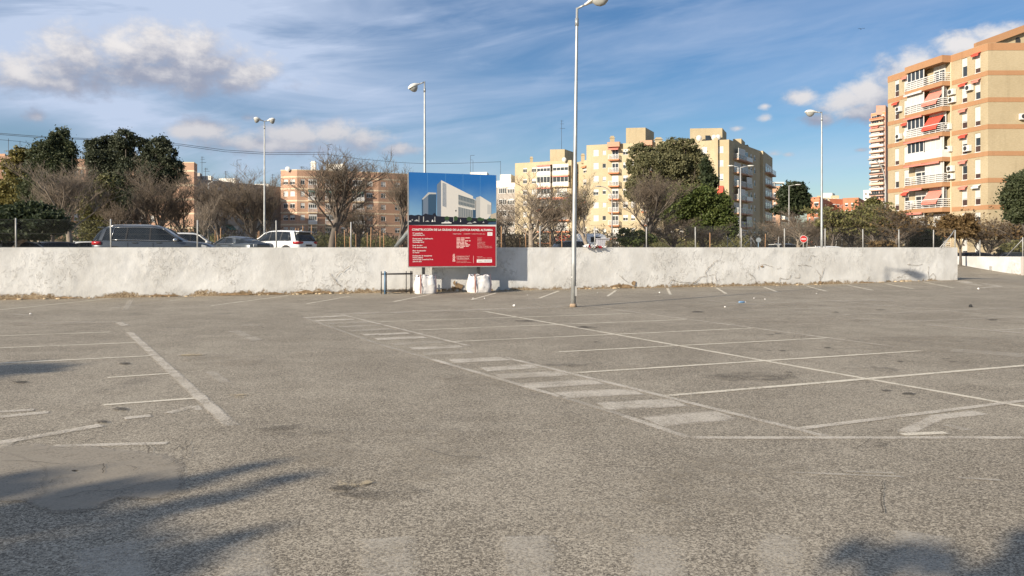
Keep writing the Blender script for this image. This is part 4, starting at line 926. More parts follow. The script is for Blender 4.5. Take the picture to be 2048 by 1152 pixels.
    def dish(s, u, v, Y, r=.5):
        p = P(u, v, Y); mb = MB(); mb.loft([[p + Vector((q * r * math.cos(a) - .2 * q * q, -.1 - .25 * r * (1 - q * q) + .25 * r, q * r * math.sin(a))) for a in [2*math.pi*j/12 for j in range(12)]] for q in (.05, .6, 1.0)], cap=False); mb.tube([p, p + Vector((0, .2, -r * 1.6))], .04, 4); mb.build('satellite_dish', MAT['white'], s.root, s.off())
    def balcony(s, i, t0, t1, z, dep=1.1, slab='band_orange', rail='white', rows=5, side=True, h=1.0, solid=False, th=.28):
        e = s.e[i]; M = Matrix.Translation(e.at(t0, z) - s.c) @ Matrix.Rotation(e.rz, 4, 'Z'); w = t1 - t0; mb = MB(); mb.box((0, -dep, -th), (w, -.035, 0), M=M); o = mb.build('balcony', MAT[slab], s.root)
        r = MB()
        if solid: r.box((.02, -dep + .02, .002), (w - .02, -dep + .08, h * .86), M=M); r.box((.02, -dep + .081, .002), (.08, -.04, h * .86), M=M); r.box((w - .08, -dep + .081, .002), (w - .02, -.04, h * .86), M=M)
        else:
            for k in range(rows): zz = .10 + (h - .1) * k / (rows - 1); q = .035 if k < rows - 1 else .05; r.box((.02, -dep + .02, zz - q), (w - .02, -dep + .06, zz + q), M=M); r.box((w - .06, -dep + .0601, zz - q), (w - .02, -.04, zz + q), M=M); r.box((.02, -dep + .0601, zz - q), (.06, -.04, zz + q), M=M)
            nn = max(2, int(w / .9))
            for k in range(nn + 1): x = .04 + (w - .08) * k / nn; r.box((x - .03, -dep + .01, .001), (x + .03, -dep + .0195, h), M=M)
        r.build('railing', MAT[rail], o); return o
    def awning(s, i, t0, t1, z, drop, out, m, name='awning'):
        e = s.e[i]; a = e.at(t0, z, .05) - s.c; b = e.at(t1, z, .05) - s.c; c = e.at(t1, z - drop, out) - s.c; d = e.at(t0, z - drop, out) - s.c; mb = MB(); k = Vector((0, 0, -.03))
        mb.face([d, c, b, a]); mb.face([a + k, b + k, c + k, d + k]); v = Vector((0, 0, -.22)); mb.face([d + v, c + v, c, d]); mb.face([a, a + k, d + k, d]); mb.face([b, c, c + k, b + k])
        mb.tube([d, c], .04, 5); return mb.build(name, MAT[m], s.root)
    def aircon(s, i, t, z, out=.38):
        e = s.e[i]; M = Matrix.Translation(e.at(t, z) - s.c) @ Matrix.Rotation(e.rz, 4, 'Z'); mb = MB(); mb.box((-.45, -out - .04, 0), (.45, -.06, .65), M=M); o = mb.build('air_conditioner', MAT['white'], s.root)
        g_ = MB(); g_.tube([M @ Vector((-.12, -out - .041, .33)), M @ Vector((-.12, -out - .055, .33))], .25, 14, sm=False); g_.build('fan_grille', MAT['dark_metal'], o)
        return o
    def glazing(s, i, t0, t1, z0, z1, n=4, out=.0, pane='glass', frame='white', low=.0, lowm='white', sh=0):
        """row of framed panes set on a balcony line"""
        e = s.e[i]; M = Matrix.Translation(e.at(t0, z0) - s.c) @ Matrix.Rotation(e.rz, 4, 'Z'); w = t1 - t0; h = z1 - z0; f = MB(); hl = h * low
        f.box((0, -out - .04, h - .12), (w, -out + .04, h), M=M); f.box((0, -out - .04, hl), (w, -out + .04, hl + .1), M=M)
        for k in range(n + 1): x = .04 + (w - .08) * k / n; f.box((x - .045, -out - .035, hl + .1), (x + .045, -out + .035, h - .12), M=M)
        if low: f.box((0, -out - .03, 0), (w, -out + .03, hl - .002), M=M)
        o = f.build('glazed_screen', MAT[frame], s.root); p = MB(); p.box((.02, -out + .005, hl + .02), (w - .02, -out + .02, h - .02), M=M); p.build('pane', MAT[pane], o)
        if sh: q = MB(); q.box((.05, -out - .03, h * (1 - sh)), (w - .05, -out - .0, h - .13), M=M); q.build('shutter', MAT['shutter'], o)
        return o

# --- big block at the right: yellow brick with orange floor bands
def right_block():
    c0 = pt(1976, 81); l0 = pt(1776, 97.0); r0 = (c0[0] + 30, 81.0)
    b = Bld('apartment_building', 'tall yellow brick apartment block with orange bands and white balconies at the right', [l0, c0, r0, (l0[0] + 33, 97.0)], 1.0, 23.75, 'brick_yellow')
    e = b.e[0]; fl = [2.92 + 2.9 * k for k in range(7)]         # underside of each band
    b.bands([(z, z + .5) for z in fl], 'band_orange', edges=[0, 1]); b.bands([(23.0, 23.78)], 'band_orange', edges=[0, 1])
    R = random.Random(4); lows = {}
    for k in range(-1, 7):
        z0 = (fl[k] + .55) if k >= 0 else 1.1
        for (u0, u1) in ((1789.5, 1798.5), (1808, 1817.5), (1923.5, 1935), (1949.5, 1961.5)):
            if k < 0: st = dict(sh=.9, low=0)
            else: st = dict(sh=R.choice((.25, .45, .62, .62, .75)), low=R.choice((.34, .34, .34, .0)))
            b.winu(0, u0, u1, z0, z0 + 2.1, mull=0, **st)
            if k >= 0 and R.random() < .36:
                t0 = e.t(u0) - .1; t1 = e.t(u1) + .1; b.awning(0, t0, t1, z0 + 2.25, .22, .42, R.choice(('awning_red', 'awning_pink', 'white')))
    for u, k, dz in ((1801, 5, .9), (1801, 4, .35), (1907, 5, 1.25), (1908, 5, .35), (1942, 5, 1.2), (1938, 3, .3), (1905, 2, 1.2), (1906, 2, .3), (1825, 6, .15), (1822, 3, .4), (1825, 1, .5), (1900, 3, .6), (1899, 4, .25)): b.aircon(0, e.t(u), fl[k] + .5 + dz)
    # the projecting balcony bay
    tb0, tb1 = e.t(1826), e.t(1902); tm = (tb0 + tb1) / 2; dep = 1.15
    for k in range(-1, 7):
        z = (fl[k] + .5) if k >= 0 else 1.25; o = b.balcony(0, tb0, tb1, z, dep, 'band_orange', 'white', 5, solid=(k == 3), th=.5 if k >= 0 else .2)
        zt = z + 2.4
        spec = {6: ('g', 'open'), 5: ('s', 'pink'), 4: ('g', 'red'), 3: ('g', 's'), 2: ('open', 's2'), 1: ('open', 'pink2'), 0: ('s', 'open'), -1: ('s', 'open')}[k]
        for side, sp in enumerate(spec):
            a, c = (tb0 + .15, tm - .1) if side == 0 else (tm + .1, tb1 - .4)
            if sp in ('g', 's', 's2'):
                b.glazing(0, a, c, z + .001, zt, 4 if side == 0 else 3, out=dep - .25, low=.40, sh=.55 if sp != 'g' else 0)
                if side == 0: b.glazing(0, a, a + .06, z + .01, zt, 1, out=.5)
            elif sp == 'open': b.glazing(0, a + .4, c - .4, z + .05, zt - .2, 2, out=.06, sh=.3)
            elif sp in ('pink', 'red', 'pink2'):
                b.awning(0, a - .1, c - .3, zt + .1, 1.85, dep + .22, 'awning_red' if sp == 'red' else 'awning_pink'); b.glazing(0, a, c, z + .002, zt, 3, out=.3, sh=.2)
        b.glazing(0, tb1 - .36, tb1 - .1, z + .003, zt, 1, out=dep - .3, low=.4) if k in (5, 3, 2, 1) else None
        if k in (5, 4, 3, 2, 1, 0): b.awning(0, tb0, tm, zt + .16, .10, dep + .18, R.choice(('awning_pink', 'awning_pink', 'white')))
        if k in (3, 2): b.awning(0, tm, tb1 - .3, zt + .16, .12, dep + .2, 'awning_pink')
        # cheek wall between neighbouring bays
        M = Matrix.Translation(e.at(tb1 - .04, z) - b.c) @ Matrix.Rotation(e.rz, 4, 'Z')
    M = Matrix.Translation(e.at(tb0, 23.0) - b.c) @ Matrix.Rotation(e.rz, 4, 'Z'); mb = MB(); mb.box((0, -dep, 0), (tb1 - tb0, -.035, .80), M=M); mb.build('bay_roof', MAT['band_orange'], b.root)
    b.dish(1818, 268, e.Y(1818) - 1.0, .5); b.aircon(1, 3.72, EYE + (V0 - 240) / F * 81)
    for u in (1903,): 
        M = Matrix.Translation(e.at(e.t(u), 1.0) - b.c) @ Matrix.Rotation(e.rz, 4, 'Z'); MB().box((-.05, -.10, 0), (.05, -.035, 22), M=M).build('downpipe', MAT['band_pale'], b.root)
    # gabled penthouse set back on the roof
    Y = 84.0; g = MB(); x0, x1 = (1958 - U0) / F * Y, (2240 - U0) / F * Y; za = 23.3; zb_ = EYE + (V0 - 92) / F * Y; zp = zb_ + (x1 - x0) * .37
    g.face([(x0, Y, za), (x1, Y, za), (x1, Y, zp), (x0, Y, zb_)]); g.face([(x0, Y, zb_), (x1, Y, zp), (x1, Y + 9, zp), (x0, Y + 9, zb_)]); g.face([(x0, Y, za), (x0, Y, zb_), (x0, Y + 9, zb_), (x0, Y + 9, za)]); g.build('penthouse', MAT['brick_yellow'], b.root, b.off())
    h = MB(); h.loft([[(x0 - .6, Y - .5, zb_ - .55), (x0 - .6, Y - .02, zb_ - .55), (x0 - .6, Y - .02, zb_ + .25), (x0 - .6, Y - .5, zb_ + .25)], [(x1, Y - .5, zp - .35), (x1, Y - .02, zp - .35), (x1, Y - .02, zp + .45), (x1, Y - .5, zp + .45)]], sm=False); h.build('gable_coping', MAT['band_orange'], b.root, b.off())
    v = P(2036, 81, Y - .03); vm = MB(); vm.face([v + Vector((.28 * c_, 0, .38 * s_)) for c_, s_ in ((-1,-1), (1,-1), (1,.3), (.7,.8), (0,1), (-.7,.8), (-1,.3))]); vm.build('vent', MAT['dark_metal'], b.root, b.off())
    b.finish()
right_block()

# --- central yellow blocks
def center():
    zf = lambda Y, v: EYE + (V0 - v) / F * Y
    # left wing
    A = pt(1030, 188); B = pt(1143, 181); b = Bld('apartment_building', 'stepped cream brick block, lowest left wing with two columns of glazed balconies', [A, B, (B[0] + 3, B[1] + 13), (A[0] + 3, A[1] + 13)], 1.0, 22.75, 'brick_cream'); e = b.e[0]
    fl = [20.35 - 2.75 * k for k in range(7)]; R = random.Random(2)
    for k, z in enumerate(fl):
        for u0, u1 in ((1046, 1054), (1063.5, 1072)): b.winu(0, u0, u1, z, z + 1.25, sh=R.choice((.3, .6, .9)))
        for j, (u0, u1) in enumerate(((1076.5, 1104), (1108, 1140))):
            t0, t1 = e.t(u0), e.t(u1); zb = z - .95; b.balcony(0, t0, t1, zb, 1.0, 'band_pale' if k < 2 else 'awning_orange', 'white', 4, solid=(k < 2 or (k == 2 and j == 0)), h=.95)
            if k < 3 and not (k == 2 and j): b.glazing(0, t0 + .05, t1 - .05, zb + .85, zb + 2.45, 4, out=.9, sh=.5 if (k == 0) else .0)
            else: b.glazing(0, t0 + .8, t1 - .8, zb + .02, zb + 2.2, 2, out=.06, sh=R.choice((0, .4)))
            if (k + j) % 2 == 0 and k < 5: b.awning(0, t0, t1, zb + 2.62, .25, 1.2, 'awning_pink')
    b.awning(0, e.t(1112), e.t(1140), 4.6, 2.2, 2.2, 'awning_red')
    b.penthouse(1100, 1129, 1147, 184, 299, 325); b.antenna(1123, 186, 300, 240); b.chimney(1063, 187, 326, 317, .7); b.dish(1130, 319, 181, .55); b.finish()
    # link
    A = pt(1143.5, 186); B = pt(1176, 178); b = Bld('apartment_building', 'narrow cream brick link between the left wing and the middle block', [A, B, (B[0] + 3, B[1] + 13), (A[0] + 3, A[1] + 13)], 1.0, zf(178, 320), 'brick_cream'); e = b.e[0]
    for k in range(7):
        z = 19.6 - 2.85 * k
        for u0, u1 in ((1153, 1157), (1166, 1174)): b.winu(0, u0, u1, z, z + 1.3, sh=R.choice((.3, .6, .9)))
        b.awning(0, e.t(1165), e.t(1174.5), z + 1.7, .3, .5, 'awning_orange') if k in (0, 3) else None
    b.chimney(1166, 180, 320, 311, .8); b.finish()
    # middle block
    A = pt(1173, 168); B = pt(1382, 160); b = Bld('apartment_building', 'middle cream brick block with a big stair tower on its roof behind the trees', [A, B, (B[0] + 5, B[1] + 14), (A[0] + 5, A[1] + 14)], 1.0, zf(168, 291), 'brick_cream'); e = b.e[0]
    for k in range(8):
        z = 22.1 - 2.9 * k
        b.winu(0, 1186.5, 1197, z, z + 1.35, sh=(1.0, .95, .9, .5)[k % 4], pane='glass'); b.winu(0, 1205, 1212.5, z + .15, z + 1.15, sh=(.9, 0, .8, .3)[k % 4], mull=0); b.winu(0, 1246, 1256, z, z + 1.3, sh=.5)
        for u0, u1 in ((1218, 1239), (1284, 1304), (1330, 1350)):
            t0, t1 = e.t(u0), e.t(u1); zb = z - .95; b.balcony(0, t0, t1, zb, 1.0, 'awning_orange', 'white', 5, h=.95); b.glazing(0, t0 + .7, t1 - .2, zb + .02, zb + 2.2, 2, out=.06, sh=(.0, .1, .6, .2)[k % 4])
            if k == 0: b.awning(0, t0, t1, zb + 2.7, .5, 1.5, 'awning_pink')
        for u0, u1 in ((1262, 1270), (1312, 1322), (1358, 1367)): b.winu(0, u0, u1, z, z + 1.3, sh=R.choice((.3, .6, .9)))
    mb = MB(); M = Matrix.Translation(e.at(e.t(1216.5), 0) - b.c) @ Matrix.Rotation(e.rz, 4, 'Z'); zt = b.z1 - b.z0
    for u0, u1 in ((1216.5, 1241), (1282, 1306)): t0 = e.t(u0) - e.t(1216.5); mb.box((t0, -1.1, b.z1 - .7), (t0 + e.t(u1) - e.t(u0), -.04, b.z1 + .35), M=M)
    mb.build('balcony_roof', MAT['brick_pink'], b.root)
    b.penthouse(1252, 1290, 1308, 166, 256, 288, depth=6); b.chimney(1225, 166, 290, 276, .9); b.chimney(1318, 164, 284, 279, 1.4); b.finish()
    # right block with its long shaded side
    A = pt(1378, 157); C = pt(1458, 154); D = pt(1526, 174); b = Bld('apartment_building', 'right cream brick block with a long shaded side of balconies', [A, C, D, (A[0] + 12, A[1] + 24)], 1.0, zf(154, 279.5), 'brick_cream'); e = b.e[0]; e1 = b.e[1]
    for k in range(8):
        z = 21.2 - 2.83 * k
        for u0, u1 in ((1403, 1414), (1434.5, 1447)): b.winu(0, u0, u1, z, z + 1.35, sh=(.95, .9, .8)[k % 3])
        for j, (u0, u1) in enumerate(((1467, 1482), (1484, 1496))):
            t0, t1 = e1.t(u0), e1.t(u1); zb = z - .95; b.balcony(1, t0, t1, zb, 1.1, 'brick_pink', 'white', 5, h=1.0, solid=(j == 1 and k % 3 == 0)); b.glazing(1, t0 + .3, t1 - .3, zb + .02, zb + 2.2, 3, out=.06 if (k + j) % 3 else .95, sh=R.choice((0, .3, .6)))
        for u0, u1 in ((1501, 1504.5), (1508, 1511.5)): b.winu(1, u0, u1, z, z + 1.3, sh=.4, mull=0)
    zz = b.z1 - b.z0; mb = MB(); Mx = Matrix.Translation(e.at(e.t(1433), -b.z0)- Vector((b.c.x, b.c.y, 0))) @ Matrix.Rotation(e.rz, 4, 'Z'); 
    mb.box((-.5, -.55, 0), (.35, -.02, b.z1 + .4 - b.z0), M=Matrix.Translation(e.at(e.t(1433), b.z0) - b.c) @ Matrix.Rotation(e.rz, 4, 'Z')); mb.build('pilaster', MAT['brick_cream'], b.root)
    b.awning(0, e.t(1432), e.t(1447), zf(154, 371), 1.6, 1.2, 'awning_red')
    b.penthouse(1380, 1443, 1453, 158, 257, 284, depth=6); b.penthouse(1466, 1481, 1490, 163, 278, 289, depth=5); b.penthouse(1488, 1494, 1499, 168, 290, 297, depth=4)
    b.dish(1400, 276, 156.5, .6); b.dish(1430.5, 275, 156.5, .6); b.dish(1438.5, 274, 156.5, .55)
    p = P(1415, 278, 157.5); w = MB(); w.box((p.x - .5, 157.2, p.z - .6), (p.x + .5, 157.35, p.z + .7)); w.build('roof_hatch', MAT['glass'], b.root, b.off()); b.finish()
    # end piece
    A = pt(1514, 173); C = pt(1526, 172); D = pt(1545, 186); b = Bld('apartment_building', 'cream brick end piece behind the shaded side, with stacked dark balconies', [A, C, D, (A[0] + 6, A[1] + 16)], 1.0, zf(172, 302), 'brick_cream'); e1 = b.e[1]
    for k in range(7):
        z = 20.2 - 2.83 * k; t0, t1 = e1.t(1530), e1.t(1543); b.balcony(1, t0, t1, z - .95, 1.1, 'brick_pink', 'white', 5); b.glazing(1, t0 + .4, t1 - .4, z - .9, z + 1.2, 3, out=.06, sh=.3)
    b.finish()
center()

# --- pink block left of the board
def pink():
    A0 = pt(561.5, 181); A = pt(594, 180); B = pt(757, 186.5); C = pt(830, 192); zf = lambda Y, v: EYE + (V0 - v) / F * Y
    b = Bld('apartment_building', 'pink brick block with pale bands behind the bare trees left of the board', [A0, A, B, C, (C[0] - 8, C[1] + 14), (A0[0] + 1, A0[1] + 14)], 1.0, zf(180, 339.5), 'brick_pink'); R = random.Random(8)
    b.bands([(b.z1 - 1.85 - 2.87 * k, b.z1 - 1.50 - 2.87 * k) for k in range(7)], 'band_pale', edges=[0, 1, 2]); b.bands([(b.z1 - .12, b.z1 + .08)], 'band_pale', edges=[0, 1, 2])
    for k in range(6):
        z = b.z1 - 3.45 - 2.87 * k
        for u0, u1 in ((567, 576), (580, 589.5)): b.winu(0, u0, u1, z, z + 1.2, sh=(.55, .95, .2)[k % 3])
        e = b.e[1]
        for u0, u1 in ((601, 610), (683, 692)): b.winu(1, u0, u1, z, z + 1.3, sh=R.choice((.3, .6, .9)))
        for u0, u1 in ((616, 634), (650, 668), (704, 728)):
            t0, t1 = e.t(u0), e.t(u1); b.balcony(1, t0, t1, z - .95, 1.0, 'band_pale', 'white', 5, solid=(k % 2 == 1 and u0 != 650)); b.glazing(1, t0 + .1, t1 - .1, z - .1, z + 1.35, 4, out=.06 if k % 2 == 0 else .9, sh=R.choice((0, .3)))
            if k % 3 == 1: b.awning(1, t0, t1, z + 1.55, .4, 1.3, R.choice(('awning_green', 'band_pale')))
        b.winu(1, 733, 745.5, z, z + 1.2, sh=(.9, .3, .6)[k % 3], mull=2); b.winu(2, 762, 772, z, z + 1.25, sh=(.8, .2)[k % 2]); b.winu(2, 790, 800, z, z + 1.25, sh=.5)
    b.penthouse(652, 690, 693, 184, 328, 345, 'render_white', 5); b.antenna(656, 183, 341, 289, 1); b.chimney(626, 183, 339, 326, 1.1, 'render_white'); b.dish(577, 338, 180, .6)
    for u in (698, 716, 736): 
        x0 = (u - 6 - U0) / F * 187; x1 = (u + 6 - U0) / F * 187; z = b.z1; MB().tube([(x0, 187, z - .4), (x0, 187, z + .75), (x1, 187, z + .75), (x1, 187, z - .4)], .05, 4).build('pipe_hoop', MAT['dark_metal'], b.root, b.off())
    b.antenna(776, 192, 345, 335, 2); b.antenna(603, 183, 340, 333, 0); b.finish()
pink()

# --- grey shaded block and the pink gable at its left
def left_blocks():
    zf = lambda Y, v: EYE + (V0 - v) / F * Y
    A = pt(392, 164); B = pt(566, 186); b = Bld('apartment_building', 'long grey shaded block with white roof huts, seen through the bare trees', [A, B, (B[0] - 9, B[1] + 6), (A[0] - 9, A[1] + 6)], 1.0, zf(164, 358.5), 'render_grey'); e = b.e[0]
    for k in range(5):
        z = b.z1 - 2.6 - 2.9 * k
        for u0, u1 in ((398, 408), (436, 446), (468, 477), (508, 516), (536, 544)): b.winu(0, u0, u1, z, z + 1.3, sh=.6)
        for u0, u1 in ((413, 430), (450, 464), (482, 500), (520, 532)):
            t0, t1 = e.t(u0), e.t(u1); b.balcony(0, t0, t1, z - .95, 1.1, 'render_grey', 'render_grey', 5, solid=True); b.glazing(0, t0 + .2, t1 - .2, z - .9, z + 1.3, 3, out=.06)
            if (k + int(u0)) % 3 < 2: b.awning(0, t0, t1, z + 1.5, .9, 1.4, 'awning_green')
    b.penthouse(404, 424, 426, 169, 352, 362, 'render_white', 3); b.penthouse(438, 473, 478, 173, 357, 368, 'render_white', 4); b.penthouse(509, 538, 541, 182, 368, 377, 'render_white', 4); b.penthouse(394, 402, 404, 168, 346, 362, 'render_grey', 3)
    b.antenna(404, 168, 354, 313, 0); b.antenna(411, 168, 356, 336, 0); b.antenna(474, 176, 356, 320, 1); b.antenna(451, 175, 359, 342, 0); b.antenna(545, 184, 372, 348, 0); b.finish()
    A = pt(236, 152); B = pt(388, 153); C = pt(394.5, 157); b = Bld('apartment_building', 'pink brick block behind the dark trees, its pale corner showing to their right', [A, B, C, (A[0] + 6, A[1] + 14)], 1.0, zf(153, 325), 'brick_pink')
    b.bands([(b.z1 - 1.9 - 2.9 * k, b.z1 - 1.55 - 2.9 * k) for k in range(6)], 'band_pale', edges=[0, 1]); b.bands([(b.z1 - .1, b.z1 + .1)], 'band_pale', edges=[0, 1])
    for k in range(5):
        for u0, u1 in ((250, 260), (275, 285), (300, 310)): b.winu(0, u0, u1, b.z1 - 3.4 - 2.9 * k, b.z1 - 2.1 - 2.9 * k, sh=.6)
    b.penthouse(262, 274, 276, 155, 304, 326, 'render_white', 4); b.finish()
    A = pt(-120, 140); B = pt(172, 148); b = Bld('apartment_building', 'pink block with dark balconies at the far left edge, behind the evergreens', [A, B, (B[0] + 4, B[1] + 12), (A[0], A[1] + 12)], 1.0, zf(146, 316), 'brick_pink'); e = b.e[0]
    b.bands([(b.z1 - 1.9 - 2.9 * k, b.z1 - 1.55 - 2.9 * k) for k in range(6)], 'band_pale', edges=[0])
    for k in range(5):
        z = b.z1 - 3.4 - 2.9 * k
        for u0, u1 in ((148, 156), (161, 167)): b.winu(0, u0, u1, z, z + 1.3, sh=.6)
        for u0, u1 in ((-30, -2), (2, 24), (120, 143)):
            t0, t1 = e.t(u0), e.t(u1); b.balcony(0, t0, t1, z - .95, 1.2, 'brick_brown', 'brick_brown', 5, solid=True); b.glazing(0, t0 + .3, t1 - .3, z - .9, z + 1.3, 3, out=.06)
            if k in (1, 3): b.awning(0, t0, t1, z + 1.5, 1.0, 1.5, 'awning_green')
    b.antenna(17, 146, 316, 277, 2); b.antenna(40, 147, 310, 282, 2); b.penthouse(-8, 14, 18, 146, 308, 318, 'brick_brown', 4); b.finish()
    # pale building between the board and the yellow blocks
    A = pt(975, 196); B = pt(1031, 192); b = Bld('apartment_building', 'white topped pale block between the board and the cream brick blocks', [A, B, (B[0] + 3, B[1] + 12), (A[0] + 3, A[1] + 12)], 1.0, zf(192, 366), 'render_grey'); e = b.e[0]
    b.bands([(b.z1 - .9, b.z1 + .1)], 'render_white', edges=[0]); b.penthouse(1000, 1022, 1031, 194, 349, 368, 'render_white', 5, 'roof_hut'); b.penthouse(975, 1000, 1002, 195, 362, 368, 'render_white', 4, 'roof_hut')
    for k in range(6):
        z = b.z1 - 2.6 - 2.9 * k; b.glazing(0, e.t(998), e.t(1013), z, z + 1.5, 4, out=.06); b.glazing(0, e.t(1015.5), e.t(1029), z, z + 1.5, 4, out=.06, sh=.3); b.winu(0, 983, 990, z, z + 1.3, sh=.5)
    b.antenna(1001, 194, 350, 322, 2); b.finish()
    A = pt(900, 204); B = pt(978, 202); b = Bld('apartment_building', 'white roofed low block whose top just shows above the board', [A, B, (B[0] + 3, B[1] + 12), (A[0] + 3, A[1] + 12)], 1.0, zf(202, 358), 'render_white')
    b.penthouse(940, 974, 978, 203, 344.5, 360, 'render_white', 5, 'roof_hut'); b.antenna(941, 203, 345, 311, 1); b.antenna(946, 203.5, 345, 321, 2); b.finish()
left_blocks()

# --- far things on the right
def far_right():
    zf = lambda Y, v: EYE + (V0 - v) / F * Y
    A = pt(1742, 420); B = pt(1771, 412); C = pt(1784, 430); b = Bld('tower_block', 'very tall slim pink tower of stacked balconies behind the right block', [A, B, C, pt(1744, 445)], 1.0, zf(412, 222), 'tower_pink', 'tower block'); e = b.e[0]
    z = b.z1 - 4; k = 0; R = random.Random(6)
    while z > 6:
        b.balcony(0, .0, e.L - .3, z, 1.6, 'tower_pink' if k % 3 else 'brick_pink', R.choice(('band_pale', 'dark_metal', 'white', 'tower_pink', 'brick_red')), 4, solid=True, h=1.1, th=.5); b.glazing(0, .5, e.L * .55, z + .01, z + 2.4, 3, out=.06, sh=R.choice((0, .4, .8))); b.glazing(0, e.L * .6, e.L - .8, z + .01, z + 2.4, 2, out=.06, pane='panel_dark', sh=R.choice((0, .3)))
        if R.random() < .35: b.awning(0, .5, e.L * .6, z + 2.5, 1.0, 1.8, R.choice(('awning_pink', 'awning_orange', 'white')))
        z -= 3.0; k += 1
    b.bands([(b.z1 - 2.2, b.z1 - .4)], 'awning_orange', edges=[0]); b.penthouse(1752, 1770, 1777, 414, 211, 226, 'tower_pink', 8); b.finish()
    A = pt(1727, 520); B = pt(1743, 518); b = Bld('apartment_building', 'small far cream block left of the pink tower', [A, B, pt(1742, 532), pt(1728, 534)], 1.0, zf(518, 380), 'render_white'); e = b.e[0]
    for k in range(9):
        for t in (.8, 3.2): b.win(0, t, t + 1.4, b.z1 - 3.2 - 3 * k, b.z1 - 1.8 - 3 * k, sh=.3)
    b.finish()
    A = pt(1614, 300); B = pt(1639, 296); C = pt(1663, 330); b = Bld('apartment_building', 'red brick low block with lit left face, seen past the tall lamp', [A, B, C, pt(1617, 332)], 1.0, zf(296, 394), 'brick_red'); e = b.e[0]
    for k in range(6):
        z = b.z1 - 3.4 - 3 * k
        for u0, u1 in ((1617, 1621), (1628, 1637)): b.winu(0, u0, u1, z, z + 1.5, sh=.3, mull=0)
        for u0, u1 in ((1643, 1646), (1650, 1653)): b.winu(1, u0, u1, z, z + 1.5, sh=.3, mull=0)
    b.bands([(b.z1 - 1.2 - 3 * k, b.z1 - .9 - 3 * k) for k in range(5)], 'awning_orange', edges=[0]); b.finish()
    A = pt(1660, 330); B = pt(1684, 332); C = pt(1686, 326); Dd = pt(1717, 322); E_ = pt(1733, 350); b = Bld('apartment_building', 'second red brick block, stepped and partly shaded, left of the pink tower', [A, B, C, Dd, E_, pt(1663, 372)], 1.0, zf(324, 396), 'brick_red')
    for k in range(6):
        z = b.z1 - 3.6 - 3 * k
        for i, us in ((0, ((1664, 1669), (1674, 1679))), (2, ((1690, 1696), (1702, 1708)))): 
            for u0, u1 in us: b.winu(i, u0, u1, z, z + 1.5, sh=.4, mull=0)
    b.finish()
    A = pt(1634, 560); B = pt(1678, 556); b = Bld('apartment_building', 'far cream block showing above the red brick roofs', [A, B, pt(1677, 572), pt(1635, 575)], 1.0, zf(556, 391), 'brick_cream'); b.penthouse(1646, 1664, 1670, 558, 386, 393, 'render_white', 8)
    for k in range(4):
        for j in range(6): b.win(0, 1 + j * 2.5, 2.4 + j * 2.5, b.z1 - 3.4 - 3 * k, b.z1 - 1.9 - 3 * k, sh=.3)
    b.finish()
    A = pt(1543, 232); B = pt(1560, 230); C = pt(1590, 250); b = Bld('apartment_building', 'brown brick block with white balconies beside the dark round tree', [A, B, C, (A[0] + 8, A[1] + 22)], 1.0, zf(230, 372), 'brick_brown'); e = b.e[1]
    for k in range(5):
        z = b.z1 - 3.2 - 3 * k; t0, t1 = e.t(1561.5), e.t(1578); b.balcony(1, t0, t1, z - .9, 1.2, 'band_pale', 'white', 4, solid=True); b.glazing(1, t0 + .3, t1 - .3, z - .85, z + 1.3, 3, out=.06); b.winu(0, 1547, 1551, z, z + 1.3, sh=.5, mull=0)
    mb = MB(); x0, x1 = (1543 - U0) / F * 236, (1564 - U0) / F * 236; zt = zf(236, 365); mb.box((x0, 234, zt - .4), (x1, 238, zt)); mb.box((x0 + .1, 234.1, b.z1 - .4), (x0 + .5, 234.5, zt - .401)); mb.box((x1 - .5, 234.1, b.z1 - .4), (x1 - .1, 234.5, zt - .401)); mb.build('roof_pergola', MAT['render_white'], b.root, b.off()); b.finish()
far_right()

# ------------------------------------------------------------------ overhead cables
def cable(pts, label, r=.045):
    """pts: (u, v, Y) knots on a sagging line"""
    q = [P(*p) for p in pts]; o = empty('overhead_cable', q[0], label, 'cable', 'overhead cables'); out_ = []
    for i in range(len(q) - 1):
        for k in range(8): out_.append(q[i].lerp(q[i+1], k / 8) - q[0])
    out_.append(q[-1] - q[0]); MB().tube(out_, r, 5).build('line', MAT['cable'], o)
cable([(-60,262,138), (90,273.5,141), (240,279.5,150), (360,288,155), (450,300,164), (540,305.5,173), (651,304.5,183)], 'upper of the two long cables sagging from the left edge to the roof mast')
cable([(-60,264.5,137.5), (90,276,140.5), (240,281.5,149.5), (360,291,154.5), (450,303.5,163.5), (540,309,172.5), (651,308.5,182.5)], 'lower of the two long cables sagging from the left edge to the roof mast')
cable([(651,308,183), (720,318,188), (800,325,193), (850,327.5,195), (920,326.5,195), (1001,323.5,194)], 'cable from the pink roof mast to the white roof hut right of the board')
cable([(-60,274,139), (40,283,144), (120,296,150), (200,309,155)], 'short cable dropping into the evergreens at the left', .035)
